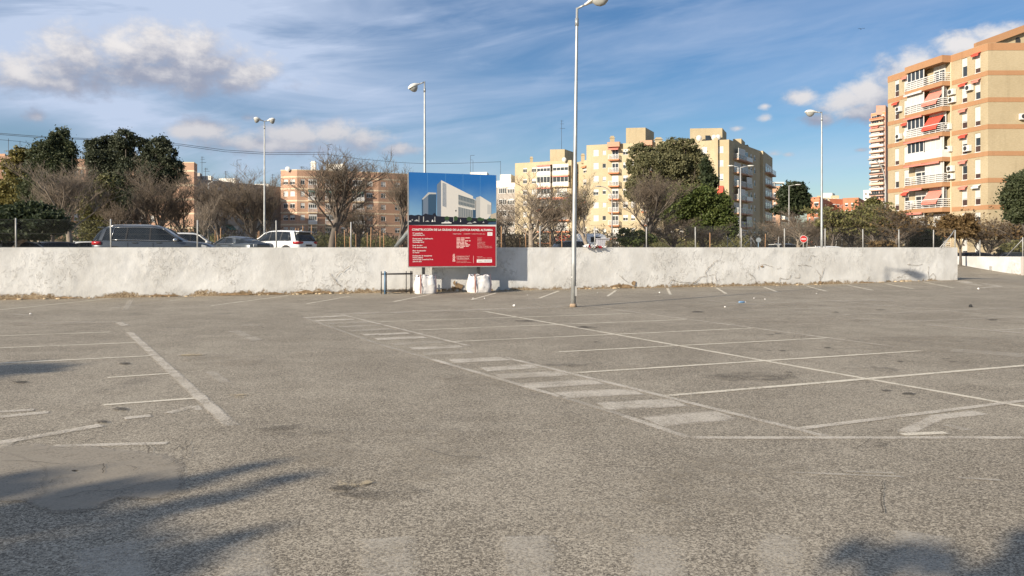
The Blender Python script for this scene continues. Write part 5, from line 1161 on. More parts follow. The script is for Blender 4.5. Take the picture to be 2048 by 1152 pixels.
# ------------------------------------------------------------------ trees
LM = {'olive': leaf_mat('olive_leaves', (0.085, 0.092, 0.034), (0.20, 0.18, 0.07)), 'dark': leaf_mat('dark_leaves', (0.022, 0.036, 0.018), (0.070, 0.085, 0.040)), 'pine': leaf_mat('pine_needles', (0.036, 0.052, 0.026), (0.105, 0.115, 0.055)),
      'green': leaf_mat('green_leaves', (0.045, 0.072, 0.018), (0.135, 0.155, 0.045)), 'grey': leaf_mat('grey_green_leaves', (0.092, 0.100, 0.048), (0.24, 0.222, 0.115)), 'brown': leaf_mat('brown_leaves', (0.085, 0.052, 0.026), (0.21, 0.14, 0.06)),
      'blue': leaf_mat('blue_green_leaves', (0.036, 0.050, 0.032), (0.118, 0.128, 0.078)), 'scrub': leaf_mat('dry_scrub', (0.036, 0.031, 0.021), (0.105, 0.086, 0.058)), 'yellow': leaf_mat('yellow_green_leaves', (0.11, 0.105, 0.035), (0.25, 0.21, 0.07))}
def leaves(blobs, n, size, seed, clump=.24, lo=.35, elong=1.8):
    """leaf faces gathered in clumps through ellipsoids; blobs: (centre, radii)"""
    r = np.random.default_rng(seed); w = np.array([b[1][0] * b[1][2] for b in blobs]); w = w / w.sum(); C = []; T = []; O = []
    for (c, rad), k in zip(blobs, w):
        m = max(60, int(n * k)); nc = max(5, m // 55); d = r.normal(size=(nc, 3)); d /= np.linalg.norm(d, axis=1, keepdims=True); rr = lo + (1 - lo) * r.random((nc, 1)) ** .55
        cc = d * rr; sc = r.uniform(.5, 1.35, (nc, 1)) * clump; idx = r.integers(0, nc, m); g_ = r.normal(size=(m, 3)) * .55; p = cc[idx] + g_ * sc[idx] * np.array([[1, 1, .75]]) * np.where(r.random((m, 1)) < .16, 2.1, 1.0)
        C.append(np.array(c)[None] + p * np.array(rad)[None]); tn = r.uniform(.1, .9, (nc,)); T.append(np.clip(tn[idx] * .6 + r.random(m) * .4, 0, 1))
    C = np.concatenate(C); T = np.concatenate(T); m = len(C); a = r.normal(size=(m, 3)); a /= np.linalg.norm(a, axis=1, keepdims=True); b = r.normal(size=(m, 3)); b -= a * (a * b).sum(1, keepdims=True); b /= np.linalg.norm(b, axis=1, keepdims=True)
    s = size * r.uniform(.55, 1.35, (m, 1)); V = np.stack([C - a * s * .5 * elong, C + b * s * .5, C + a * s * .5 * elong, C - b * s * .5], 1).reshape(-1, 3); Fc = np.arange(m * 4).reshape(-1, 4); return V, Fc, np.repeat(T, 4)
def leafy(name, label, Y, blobs, lm, n, size, trunk_u, seed, cat='tree', group=None, depth=1.0, tr=.22, bark='bark', clump=.24, base=TERR, lean=0, lo=.35, rs=1.0):
    """a tree with leaves; blobs in photo pixels (u, v, ru, rv), set at distance Y"""
    X = (trunk_u - U0) / F * Y; root = empty(name, (X, Y, base), label, cat, group); R = random.Random(seed); bb = []
    for (u, v, ru, rv) in blobs:
        dy = R.uniform(-.5, .5) * ru / F * Y * depth; p = P(u, v, Y + dy) - root.location; rx = ru * rs / F * Y; rz = rv * rs / F * Y; bb.append((tuple(p), (rx, rx * depth, rz)))
    V, Fc, T = leaves(bb, n, size, seed, clump, lo); link('crown', np_mesh('crown', V, Fc, LM[lm], tint=T), root)
    mb = MB(); top = max(b[0][2] for b in bb); mid = sum((Vector(b[0]) for b in bb), Vector()) / len(bb); fork = Vector((mid.x * .3 + lean, mid.y * .3, max(.6, mid.z * .45)))
    mb.tube([(0, 0, -.1), fork * .5 + Vector((R.uniform(-.08, .08), 0, 0)), fork], [tr, tr * .8, tr * .65], 9)
    for b in bb:
        c = Vector(b[0]); m_ = fork.lerp(c, .5) + Vector((R.uniform(-.3, .3), R.uniform(-.3, .3), R.uniform(0, .3))); mb.tube([fork, m_, c + Vector((0, 0, b[1][2] * .4))], [tr * .55, tr * .35, tr * .1], 6)
    mb.build('trunk', MAT[bark], root); return root

# bare trees: a few grown skeletons, copied with their own size and turn
def grow(seed, spread=1.0, up=.35, lv=(8, 5, 5, 4, 4), trunk_h=.40, rl=(.34, .22, .145, .095, .058)):
    r = random.Random(seed); A = []; B = []; RA = []; RB = []; big = []
    def seg(p, q, ra, rb): A.append(p[:]); B.append(q[:]); RA.append(ra); RB.append(rb)
    def branch(p, d, L, ra, rb, n):
        pts = [p]; 
        for i in range(n):
            d = (d + Vector((r.gauss(0, .13), r.gauss(0, .13), r.gauss(.05, .09)))).normalized(); q = pts[-1] + d * (L / n); seg(pts[-1], q, ra + (rb - ra) * i / n, ra + (rb - ra) * (i + 1) / n); pts.append(q)
        return pts, d
    pts, d = branch(Vector((0, 0, 0)), Vector((r.gauss(0, .04), r.gauss(0, .04), 1)), trunk_h, .020, .014, 3); nodes = [(pts, d, .014)]; split = []
    for l, k in enumerate(lv):
        nxt = []; 
        for pts, d, rad in nodes:
            for i in range(k):
                f = r.uniform(.18, 1.0) if l else r.uniform(.45, 1.0); f *= len(pts) - 1; j = min(int(f), len(pts) - 2); p = pts[j].lerp(pts[j+1], f - j)
                q = r.uniform(0, 6.283); side = Vector((math.cos(q) * spread, math.sin(q) * spread, 0)); ang = r.uniform(.30, .85) if l else r.uniform(.30, .80)
                dd = (d * (1 - ang * .5) + side * ang + Vector((0, 0, up * (1 - .1 * l)))).normalized(); L = rl[l] * r.uniform(.6, 1.15); ra = (.0066, .0035, .0019, .0011, .0008)[l]; pp_, de = branch(p, dd, L, ra, ra * .55, (4, 3, 2, 2, 1)[l]); nxt.append((pp_, de, ra * .55))
        nodes = nxt; split.append(len(A))
    return [np.array(x) for x in (A, B, RA, RB)], split[1]
BARE = []
for sd, kw in ((1, {}), (2, dict(spread=1.1, up=.38)), (3, dict(spread=.85, up=.5)), (4, dict(spread=1.05, up=.3, trunk_h=.3)), (5, dict(spread=.8, up=.6, trunk_h=.34, lv=(6, 5, 4, 4, 4)))):
    g_, s1 = grow(sd, **kw); H = np.percentile(g_[1][:, 2], 98.5); Wd = np.percentile(np.abs(g_[1][:, :2]), 97)
    BARE.append((g_, s1, H, Wd))
BMESH = {}
def bare(u, Y, vtop, wpx, proto, label, tw='twig', group='bare winter trees behind the wall', base=TERR, rscale=1.0, leafm=None, nleaf=0, name='bare_tree', lsize=.16):
    g_, s1, H, Wd = BARE[proto]; key = (proto, tw)
    if key not in BMESH:
        A, B, RA, RB = g_; bk = 'bark_pale' if tw == 'twig_pale' else 'bark'
        BMESH[key] = (segs_mesh('trunk', A[:s1], B[:s1], RA[:s1] * 1.2, RB[:s1] * 1.2, MAT[bk], 6), segs_mesh('twigs', A[s1:], B[s1:], RA[s1:], RB[s1:], MAT[tw], 3))
    X = (u - U0) / F * Y; h = (EYE + (V0 - vtop) / F * Y - base); k = h / H; kx = (wpx / F * Y / 2) / Wd; root = empty(name, (X, Y, base), label, 'tree', group, rz=random.uniform(0, 6.28))
    for me in BMESH[key]: o = link(me.name.split('.')[0], me, root); o.scale = (kx, kx, k)
    if leafm:
        r = np.random.default_rng(int(u)); tips = g_[1][s1:]; idx = r.integers(0, len(tips), nleaf); C = tips[idx] * np.array([[kx, kx, k]]) + r.normal(size=(nleaf, 3)) * .08; a = r.normal(size=(nleaf, 3)); a /= np.linalg.norm(a, axis=1, keepdims=True); b = np.cross(a, r.normal(size=(nleaf, 3))); b /= np.linalg.norm(b, axis=1, keepdims=True); s = lsize * r.uniform(.5, 1.2, (nleaf, 1))
        V = np.stack([C - a * s * .8, C + b * s * .5, C + a * s * .8, C - b * s * .5], 1).reshape(-1, 3); link('leaves', np_mesh('leaves', V, np.arange(nleaf * 4).reshape(-1, 4), LM[leafm], tint=np.repeat(r.random(nleaf), 4)), root)
    return root

# evergreens on the left
leafy('broadleaf_tree', 'olive yellow eucalyptus at the far left, feathery and sunlit', 78, [(42,308,20,16), (36,335,26,24), (48,362,32,26), (22,385,34,28), (55,395,36,28), (15,420,40,24)], 'yellow', 30000, .17, 40, 21, group='evergreen trees at the left')
leafy('conifer_tree', 'tall dark green tree with two feathery tops at the left', 72, [(121,275,15,20), (104,282,11,18), (92,305,24,26), (118,302,28,26), (86,335,28,30), (122,332,26,28), (138,300,12,22), (106,360,38,30), (80,385,34,34), (112,395,36,40), (70,430,30,32)], 'pine', 62000, .125, 105, 22, group='evergreen trees at the left', clump=.30)
leafy('pine_tree', 'low spreading dark pine with a slanting trunk at the lower left', 44, [(12,432,48,22), (62,428,44,22), (40,447,70,26), (95,442,40,18), (-20,455,50,30), (112,455,26,14), (50,466,50,14)], 'dark', 40000, .12, 14, 23, group='evergreen trees at the left', lean=.4, tr=.2, bark='bark_pale')
leafy('broadleaf_tree', 'large dark green tree with several rounded tops, left of the pink corner', 84, [(190,290,22,16), (218,283,20,18), (252,278,26,22), (238,310,34,28), (288,288,16,20), (200,318,32,28), (322,290,22,20), (300,318,28,26), (336,310,20,24), (345,335,24,22), (262,345,40,34), (215,350,36,32), (310,350,36,30), (250,385,34,34), (358,356,20,14), (232,415,30,36), (275,400,36,32), (322,372,34,22)], 'blue', 105000, .135, 255, 24, group='evergreen trees at the left', rs=.84, lo=.5, clump=.22, tr=.35)
leafy('broadleaf_tree', 'olive leaved small tree between two bare trees on the left', 60, [(205,380,26,28), (200,420,32,32), (212,455,34,32), (190,405,26,28), (222,430,22,30), (185,455,22,28)], 'olive', 30000, .11, 205, 25, clump=.34)
# bare trees left of the board
bare(142, 52, 328, 165, 0, 'bare brown tree with a thick trunk before the gap in the evergreens', 'twig_pale', rscale=1.0); bare(318, 58, 335, 140, 1, 'wide bare brown tree right behind the dark parked SUV', 'twig'); bare(275, 62, 398, 90, 2, 'low bare tree left behind the dark SUV roof', 'twig')
bare(413, 46, 395, 60, 4, 'slim pale trunked young tree left of the dark coupe', 'twig_pale'); bare(440, 64, 362, 110, 0, 'bare tree behind the dark coupe on its left', 'twig'); bare(503, 60, 342, 150, 1, 'broad bare tree behind the dark coupe, left of the double lamp', 'twig'); bare(551, 62, 365, 95, 2, 'narrow bare tree just right of the double lamp', 'twig_pale')
bare(662, 56, 310, 190, 0, 'largest bare tree, in front of the pink block', 'twig'); bare(716, 66, 398, 110, 1, 'bare tree right of the largest one', 'twig'); bare(792, 50, 332, 120, 2, 'bare tree just left of the board', 'twig')
bare(382, 60, 372, 110, 2, 'bare tree before the pale corner of the pink block', 'twig'); bare(235, 58, 395, 90, 4, 'bare tree amid the olive leaved one', 'twig')
# right of the board
bare(1066, 52, 362, 150, 1, 'broad bare tree before the lowest cream wing', 'twig_pale'); bare(1010, 58, 396, 110, 3, 'bare tree half hidden by the right edge of the board', 'twig'); bare(1110, 64, 405, 90, 0, 'bare tree left of the tall lamp', 'twig')
bare(1180, 50, 366, 125, 2, 'bare tree with a dark trunk and a few leaves right of the tall lamp', 'twig_pale', leafm='olive', nleaf=500, lsize=.09); bare(1290, 56, 352, 150, 0, 'dense brown bare tree in front of the big evergreen', 'twig'); bare(1345, 58, 430, 130, 1, 'low spreading bare tree under the bright green tree', 'twig'); bare(1400, 60, 450, 120, 3, 'lowest bare bush right under the bright green tree', 'twig')
bare(1600, 66, 424, 110, 1, 'bare grey tree left of the red no entry sign', 'twig_pale'); bare(1570, 70, 435, 90, 3, 'bare grey tree before the brown block', 'twig'); bare(1640, 72, 440, 80, 0, 'bare tree by the tall lamp right of centre', 'twig')
bare(1795, 60, 420, 110, 1, 'thinly leaved tree in front of the lower windows of the right block', 'twig', leafm='brown', nleaf=900, lsize=.16); bare(1700, 64, 412, 150, 0, 'half bare olive tree before the red blocks', 'twig', leafm='olive', nleaf=6000, lsize=.17); bare(1660, 62, 420, 90, 2, 'half bare olive tree beside the tall lamp right of centre', 'twig', leafm='olive', nleaf=2600, lsize=.15); bare(1750, 62, 418, 110, 1, 'half bare olive tree at the foot of the crook lamp', 'twig', leafm='olive', nleaf=3600, lsize=.16)
bare(1975, 58, 428, 130, 1, 'bare tree with last brown leaves before the right block', 'twig', leafm='brown', nleaf=900, lsize=.15, group=None, base=.0); bare(2040, 56, 432, 110, 3, 'bare brown leaved tree at the right edge', 'twig', leafm='brown', nleaf=700, lsize=.15, group=None, base=.0)
# evergreens right of the board
leafy('broadleaf_tree', 'big grey green evergreen in front of the cream blocks', 86, [(1350,288,20,14), (1375,292,22,16), (1330,300,24,20), (1280,302,28,16), (1266,332,15,20), (1300,335,36,34), (1345,330,36,34), (1385,325,32,32), (1405,345,24,32), (1320,375,48,34), (1375,372,42,34), (1272,378,24,30), (1415,370,18,18), (1340,410,60,30)], 'grey', 100000, .135, 1335, 31, rs=.88, lo=.45, clump=.19, tr=.4)
leafy('broadleaf_tree', 'dark green column of leaves at the right flank of the big evergreen', 83, [(1412,340,11,20), (1418,362,14,16), (1428,365,8,10)], 'dark', 5000, .25, 1416, 37)
leafy('broadleaf_tree', 'bright green leafy tree below the big evergreen', 72, [(1365,400,28,26), (1400,395,30,26), (1432,412,26,28), (1390,430,40,28), (1440,440,30,26), (1350,430,26,26), (1455,455,22,20), (1410,455,34,20)], 'green', 56000, .135, 1405, 32, clump=.22)
leafy('shrub', 'low green bush in front of the dense brown bare tree', 54, [(1250,470,14,14), (1275,474,16,12), (1300,475,14,12), (1262,482,24,10)], 'green', 5000, .13, 1270, 33, 'shrub', base=TERR)
leafy('broadleaf_tree', 'dark round tree beside the brown block', 118, [(1590,378,20,14), (1578,392,22,20), (1602,395,16,20), (1585,412,26,18), (1608,414,12,14), (1562,420,16,8)], 'dark', 24000, .24, 1588, 34, clump=.26)
leafy('broadleaf_tree', 'green tree before the foot of the pink tower', 110, [(1746,412,14,14), (1740,428,18,16), (1757,430,14,16)], 'olive', 6000, .3, 1746, 35)
leafy('pine_tree', 'dark green pine at the right edge of the picture', 47, [(2046,372,26,24), (2032,395,26,24), (2060,400,36,34), (2040,425,26,20), (2055,350,16,14)], 'pine', 40000, .095, 2058, 36, base=.0, clump=.3)
leafy('small_tree', 'small brown and olive leaved tree behind the end of the long wall', 50, [(1900,444,20,14), (1925,450,22,16), (1890,458,18,14), (1915,466,28,11), (1938,440,14,13), (1945,458,13,10)], 'brown', 13000, .10, 1921, 38, base=.35, tr=.10)
leafy('shrub', 'dark brown dome shaped bush behind the wall near its right part', 48, [(1763,488,22,8), (1750,490,14,7), (1776,491,14,6)], 'brown', 4000, .10, 1763, 39, 'shrub')
leafy('shrub', 'low green plants behind the ramp wall at the right', 54, [(2030,492,16,12), (2010,500,12,10), (2044,498,12,12)], 'olive', 3500, .14, 2030, 40, 'shrub', base=.2)
# clipped hedge by the right block
def hedge():
    Y = 62; root = empty('hedge', ((1847 - U0) / F * Y, Y, TERR), 'dense clipped green hedge left of the small brown leaved tree', 'hedge'); r = np.random.default_rng(5); n = 9000; x = r.uniform(-1.35, 1.35, n); z = r.uniform(-.2, 2.28, n) ; y = r.uniform(-.5, .5, n); f = r.random(n) < .7; y[f] = -.5 + r.normal(size=f.sum()) * .05
    C = np.stack([x, y, np.minimum(z, 2.25 + r.normal(size=n) * .04)], 1); a = r.normal(size=(n, 3)); a /= np.linalg.norm(a, axis=1, keepdims=True); b = np.cross(a, r.normal(size=(n, 3))); b /= np.linalg.norm(b, axis=1, keepdims=True); s = .10 * r.uniform(.5, 1.2, (n, 1)); V = np.stack([C - a * s, C + b * s * .6, C + a * s, C - b * s * .6], 1).reshape(-1, 3)
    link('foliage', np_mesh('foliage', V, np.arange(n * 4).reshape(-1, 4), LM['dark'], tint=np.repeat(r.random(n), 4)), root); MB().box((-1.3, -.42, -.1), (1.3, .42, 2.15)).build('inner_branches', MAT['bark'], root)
hedge()
# the mass of scrub and young trees under the trunks, nobody could count it
def scrub(u0, u1, Y0, Y1, vt, n, lm, seed, label, size=.22, name='scrub'):
    r = np.random.default_rng(seed); Y = r.uniform(Y0, Y1, n); u = r.uniform(u0, u1, n); X = (u - U0) / F * Y; hmax = EYE + (V0 - vt) / F * Y - TERR
    hn = np.array([mnoise.noise(Vector((x * .35, y * .2, seed))) * .55 + mnoise.noise(Vector((x * 1.3, y, seed))) * .3 for x, y in zip(X, Y)]); z = TERR + r.random(n) ** .8 * hmax * np.clip(.78 + hn, .25, 1.3)
    C = np.stack([X, Y, z], 1); a = r.normal(size=(n, 3)) + np.array([[0, 0, .8]]); a /= np.linalg.norm(a, axis=1, keepdims=True); b = np.cross(a, r.normal(size=(n, 3))); b /= np.linalg.norm(b, axis=1, keepdims=True); s = size * r.uniform(.5, 1.3, (n, 1)); V = np.stack([C - a * s, C + b * s * .28, C + a * s, C - b * s * .28], 1).reshape(-1, 3)
    o = link(name, np_mesh(name, V, np.arange(n * 4).reshape(-1, 4), LM[lm], tint=np.repeat(r.random(n), 4)), kind='stuff'); props(o, label, 'undergrowth')
scrub(380, 1060, 82, 100, 458, 16000, 'scrub', 3, 'dry brown undergrowth behind the bare trees in the left half')
scrub(1000, 1540, 80, 100, 458, 12000, 'scrub', 4, 'dark brown undergrowth behind the bare trees right of the board')
scrub(1530, 1830, 84, 110, 452, 14000, 'scrub', 5, 'brown grey undergrowth before the far red blocks')
scrub(-60, 420, 90, 105, 445, 12000, 'dark', 6, 'dark undergrowth beneath the evergreens at the left')
scrub(420, 800, 70, 78, 468, 9000, 'olive', 7, 'low green growth between the thin trunks behind the parked cars', .16)
scrub(1240, 1500, 66, 76, 470, 7000, 'olive', 8, 'low green growth under the bright green tree', .16)
# wooden stakes and thin young trunks
rr = random.Random(12)
ORD = ['leftmost', 'second from left', 'third from left', 'fourth from left', 'fifth from left', 'sixth from left', 'seventh from left', 'eighth from left', 'ninth from left', 'tenth from left', 'rightmost']
for us, where in (((430,436,441), 'before the bare tree left of the dark coupe'), ((515,519,526), 'just left of the double lamp pole'), ((592,598,606,622), 'above the roof of the white SUV'), ((672,690,700,712,735,741,752,760,768,800), 'between the white SUV and the board'), ((1003,1040,1052,1100,1124), 'between the board and the tall lamp'), ((1372,1420,1530), 'under the bright green tree and beyond')):
    for k, u in enumerate(us):
        Y = rr.uniform(50, 66); p = P(u, 495, Y); h = rr.uniform(1.5, 2.2); o = MB().tube([(0, 0, 0), (rr.uniform(-.05, .05), 0, h)], .035, 6).build('stake', MAT['wood'], None, (p.x, Y, TERR)); props(o, 'wooden stake, ' + (ORD[k] if k < len(us) - 1 else 'rightmost') + ' of those ' + where, 'stake', 'wooden tree stakes')
for u in (427, 733):
    pass
# trees behind the camera, whose long shadows lie across the foreground and the foot of the wall
def behind(gp, h, blobs, n, size, lm, label, seed):
    """gp: ground point that the crown, at height h, shades"""
    L = LIGHT; k = h / -L.z; c = Vector((gp[0] - L.x * k, gp[1] - L.y * k, h)); root = empty('street_tree', (c.x, c.y, 0), label, 'tree', 'trees behind the viewer'); bb = [((dx, dy, h + dz), (rx, rx, rz)) for dx, dy, dz, rx, rz in blobs]
    V, Fc, T = leaves(bb, n, size, seed, .30, .2); link('crown', np_mesh('crown', V, Fc, LM[lm], tint=T), root); mb = MB(); mb.tube([(0, 0, 0), (.1, 0, h * .5), (0, 0, h)], [.16, .13, .05], 8)
    for b in bb: mb.tube([(0, 0, h * .55), b[0]], [.06, .015], 5)
    mb.build('trunk', MAT['bark'], root)
def behind_streaks(spots, h, label, seed, lm='dark', size=.11, dens=1.7):
    """a tree whose separate leafy boughs throw the separate streaks of shade; spots: (u, v, radius, dz)"""
    L = LIGHT; cs = []
    for u, v, r_, dz in spots:
        g_ = G(u, v); hh = h + dz; k = hh / -L.z; cs.append((Vector((g_.x - L.x * k, g_.y - L.y * k, hh)), r_))
    c = sum((q for q, _ in cs), Vector()) / len(cs); root = empty('street_tree', (c.x, c.y, 0), label, 'tree', 'trees behind the viewer'); bb = [((q.x - c.x, q.y - c.y, q.z), (r_ * 1.5, r_ * 1.5, r_)) for q, r_ in cs]
    V, Fc, T = leaves(bb, int(dens * sum(2600 * r_ for _, r_ in cs)), size, seed, .34, .15); link('crown', np_mesh('crown', V, Fc, LM[lm], tint=T), root); mb = MB(); mb.tube([(0, 0, 0), (.1, 0, h * .4), (0, 0, h * .75)], [.16, .13, .05], 8)
    for b in bb: mb.tube([(0, 0, h * .7), b[0]], [.03, .012], 5)
    mb.build('trunk', MAT['bark'], root)
behind_streaks([(40,985,.07,.3), (200,975,.07,.1), (330,975,.09,0), (480,938,.06,.2), (130,1040,.09,-.3), (300,1025,.07,-.1), (430,1000,.06,-.5), (560,960,.045,-.3), (90,1105,.12,.2), (220,1075,.06,.1), (360,1112,.06,-.2), (450,1080,.04,0), (-80,1060,.2,0), (-160,1000,.2,.4), (20,1170,.20,.1), (230,1180,.12,-.2), (-60,1170,.2,0)], 6.2, 'broad tree behind the viewer on the left', 51)
behind_streaks([(2035,1125,.045,0), (2065,1085,.05,.3), (1800,1110,.025,.2), (1870,1124,.028,-.2), (1700,1104,.02,.1), (2080,1150,.09,.1), (1975,1165,.05,.4), (1760,1130,.03,0)], 5.0, 'slim tree behind the viewer', 52, dens=1.4)
behind((-8.2, 9.4), 6.5, [(0,0,0,1.4,.26), (1.0,.6,.0,.8,.08), (-1.2,-.5,-.2,1.0,.3)], 2400, .2, 'dark', 'tree far to the left, behind the viewer', 53)
behind((-25.0, 20.0), 7.5, [(0,0,.3,2.0,.55), (2.2,1.2,.1,1.6,.28), (-2,-1,-.3,1.6,.8)], 5000, .24, 'dark', 'tree beside the car park beyond the left edge', 54)

# ------------------------------------------------------------------ vehicles
def paint(name, c, rough=.25, metal=.0):
    m, t, b = new_mat(name); b.inputs['Base Color'].default_value = rgb(c); b.inputs['Roughness'].default_value = rough; b.inputs['Metallic'].default_value = metal; b.inputs['Coat Weight'].default_value = .6; b.inputs['Coat Roughness'].default_value = .06; return m
CP = {'slate': paint('slate_car_paint', (0.040, 0.050, 0.063), .3, .3), 'white': paint('white_car_paint', (0.76, 0.76, 0.74)), 'grey': paint('grey_car_paint', (0.055, 0.065, 0.072), .3, .3), 'silver': paint('silver_car_paint', (0.34, 0.36, 0.38), .3, .4), 'navy': paint('dark_car_paint', (0.022, 0.026, 0.035), .25, .2), 'offwhite': paint('offwhite_car_paint', (0.62, 0.62, 0.60))}
MAT['tail'] = mat('tail_light_red', (0.38, 0.015, 0.02), .2, .05); MAT['headl'] = mat('head_light', (0.55, 0.56, 0.57), .15, .05); MAT['trim'] = mat('black_trim', (0.02, 0.02, 0.022), .4, .1); MAT['chrome'] = mat('chrome_trim', (0.6, 0.6, 0.6), .2, .05, metal=.9); MAT['cglass'] = mat('car_glass', (0.012, 0.016, 0.020), .06, .2, spec=.35)
SUV = dict(L=5.25, W=1.94, H=1.78, body=[(-.500,.62,.50,.86),(-.492,.82,.40,1.00),(-.470,.90,.34,1.08),(-.40,.96,.28,1.11),(-.2,.98,.26,1.09),(0,.98,.25,1.07),(.16,.98,.25,1.05),(.235,.975,.25,1.04),(.33,.96,.26,1.02),(.42,.93,.30,.97),(.47,.86,.34,.90),(.494,.72,.38,.80),(.50,.58,.44,.70)],
           gh=[(-.485,1.08,.80,1.10,.76),(-.455,1.08,.86,1.40,.70),(-.405,1.09,.90,1.70,.66),(-.30,1.09,.92,1.76,.665),(-.12,1.08,.92,1.78,.67),(.02,1.06,.92,1.76,.66),(.09,1.05,.915,1.68,.645),(.17,1.04,.91,1.36,.70),(.262,1.03,.88,1.05,.80)], pil=[(-.42,-.39,.16),(-.21,-.20,.06),(-.01,-.01,.07)], Apil=((.245,.085)), roof=(-.425,.085), wheel=.37, wx=(-.30,.305), belt=(-.33,.215))
SUV2 = dict(SUV, L=4.8, W=1.92, H=1.72, pil=[(-.405,-.355,.30),(-.19,-.20,.06),(-.005,-.02,.07)], gh=[(-.485,1.06,.80,1.10,.76),(-.46,1.08,.84,1.36,.70),(-.40,1.09,.90,1.64,.66),(-.30,1.09,.92,1.69,.665),(-.12,1.07,.92,1.72,.67),(.02,1.05,.92,1.69,.66),(.10,1.04,.915,1.58,.645),(.18,1.03,.91,1.30,.70),(.285,1.02,.88,1.04,.80)])
COUPE = dict(L=4.78, W=1.9, H=1.38, body=[(-.500,.66,.42,.84),(-.492,.84,.36,.93),(-.46,.92,.30,.97),(-.38,.96,.26,.98),(-.2,.965,.22,.95),(0,.96,.2,.93),(.12,.96,.2,.92),(.30,.955,.22,.90),(.42,.93,.25,.84),(.47,.87,.28,.78),(.494,.76,.32,.70),(.50,.62,.38,.62)],
           gh=[(-.40,.95,.76,.97,.70),(-.34,.95,.82,1.08,.64),(-.25,.95,.86,1.24,.60),(-.14,.94,.88,1.35,.60),(-.03,.93,.89,1.38,.60),(.04,.93,.89,1.35,.60),(.10,.92,.88,1.22,.64),(.20,.92,.84,.94,.74)], pil=[(-.20,-.14,.26),(-.03,-.02,.05)], Apil=(.19,.05), roof=(-.25,.05), wheel=.35, wx=(-.29,.31), belt=(-.2,.16))
HATCH = dict(SUV, L=4.2, W=1.78, H=1.50, wheel=.32, body=[(a, b * .92, c, d * .86) for a, b, c, d in SUV['body']], gh=[(a, b * .86, c * .92, d * .845, e * .92) for a, b, c, d, e in SUV['gh']])
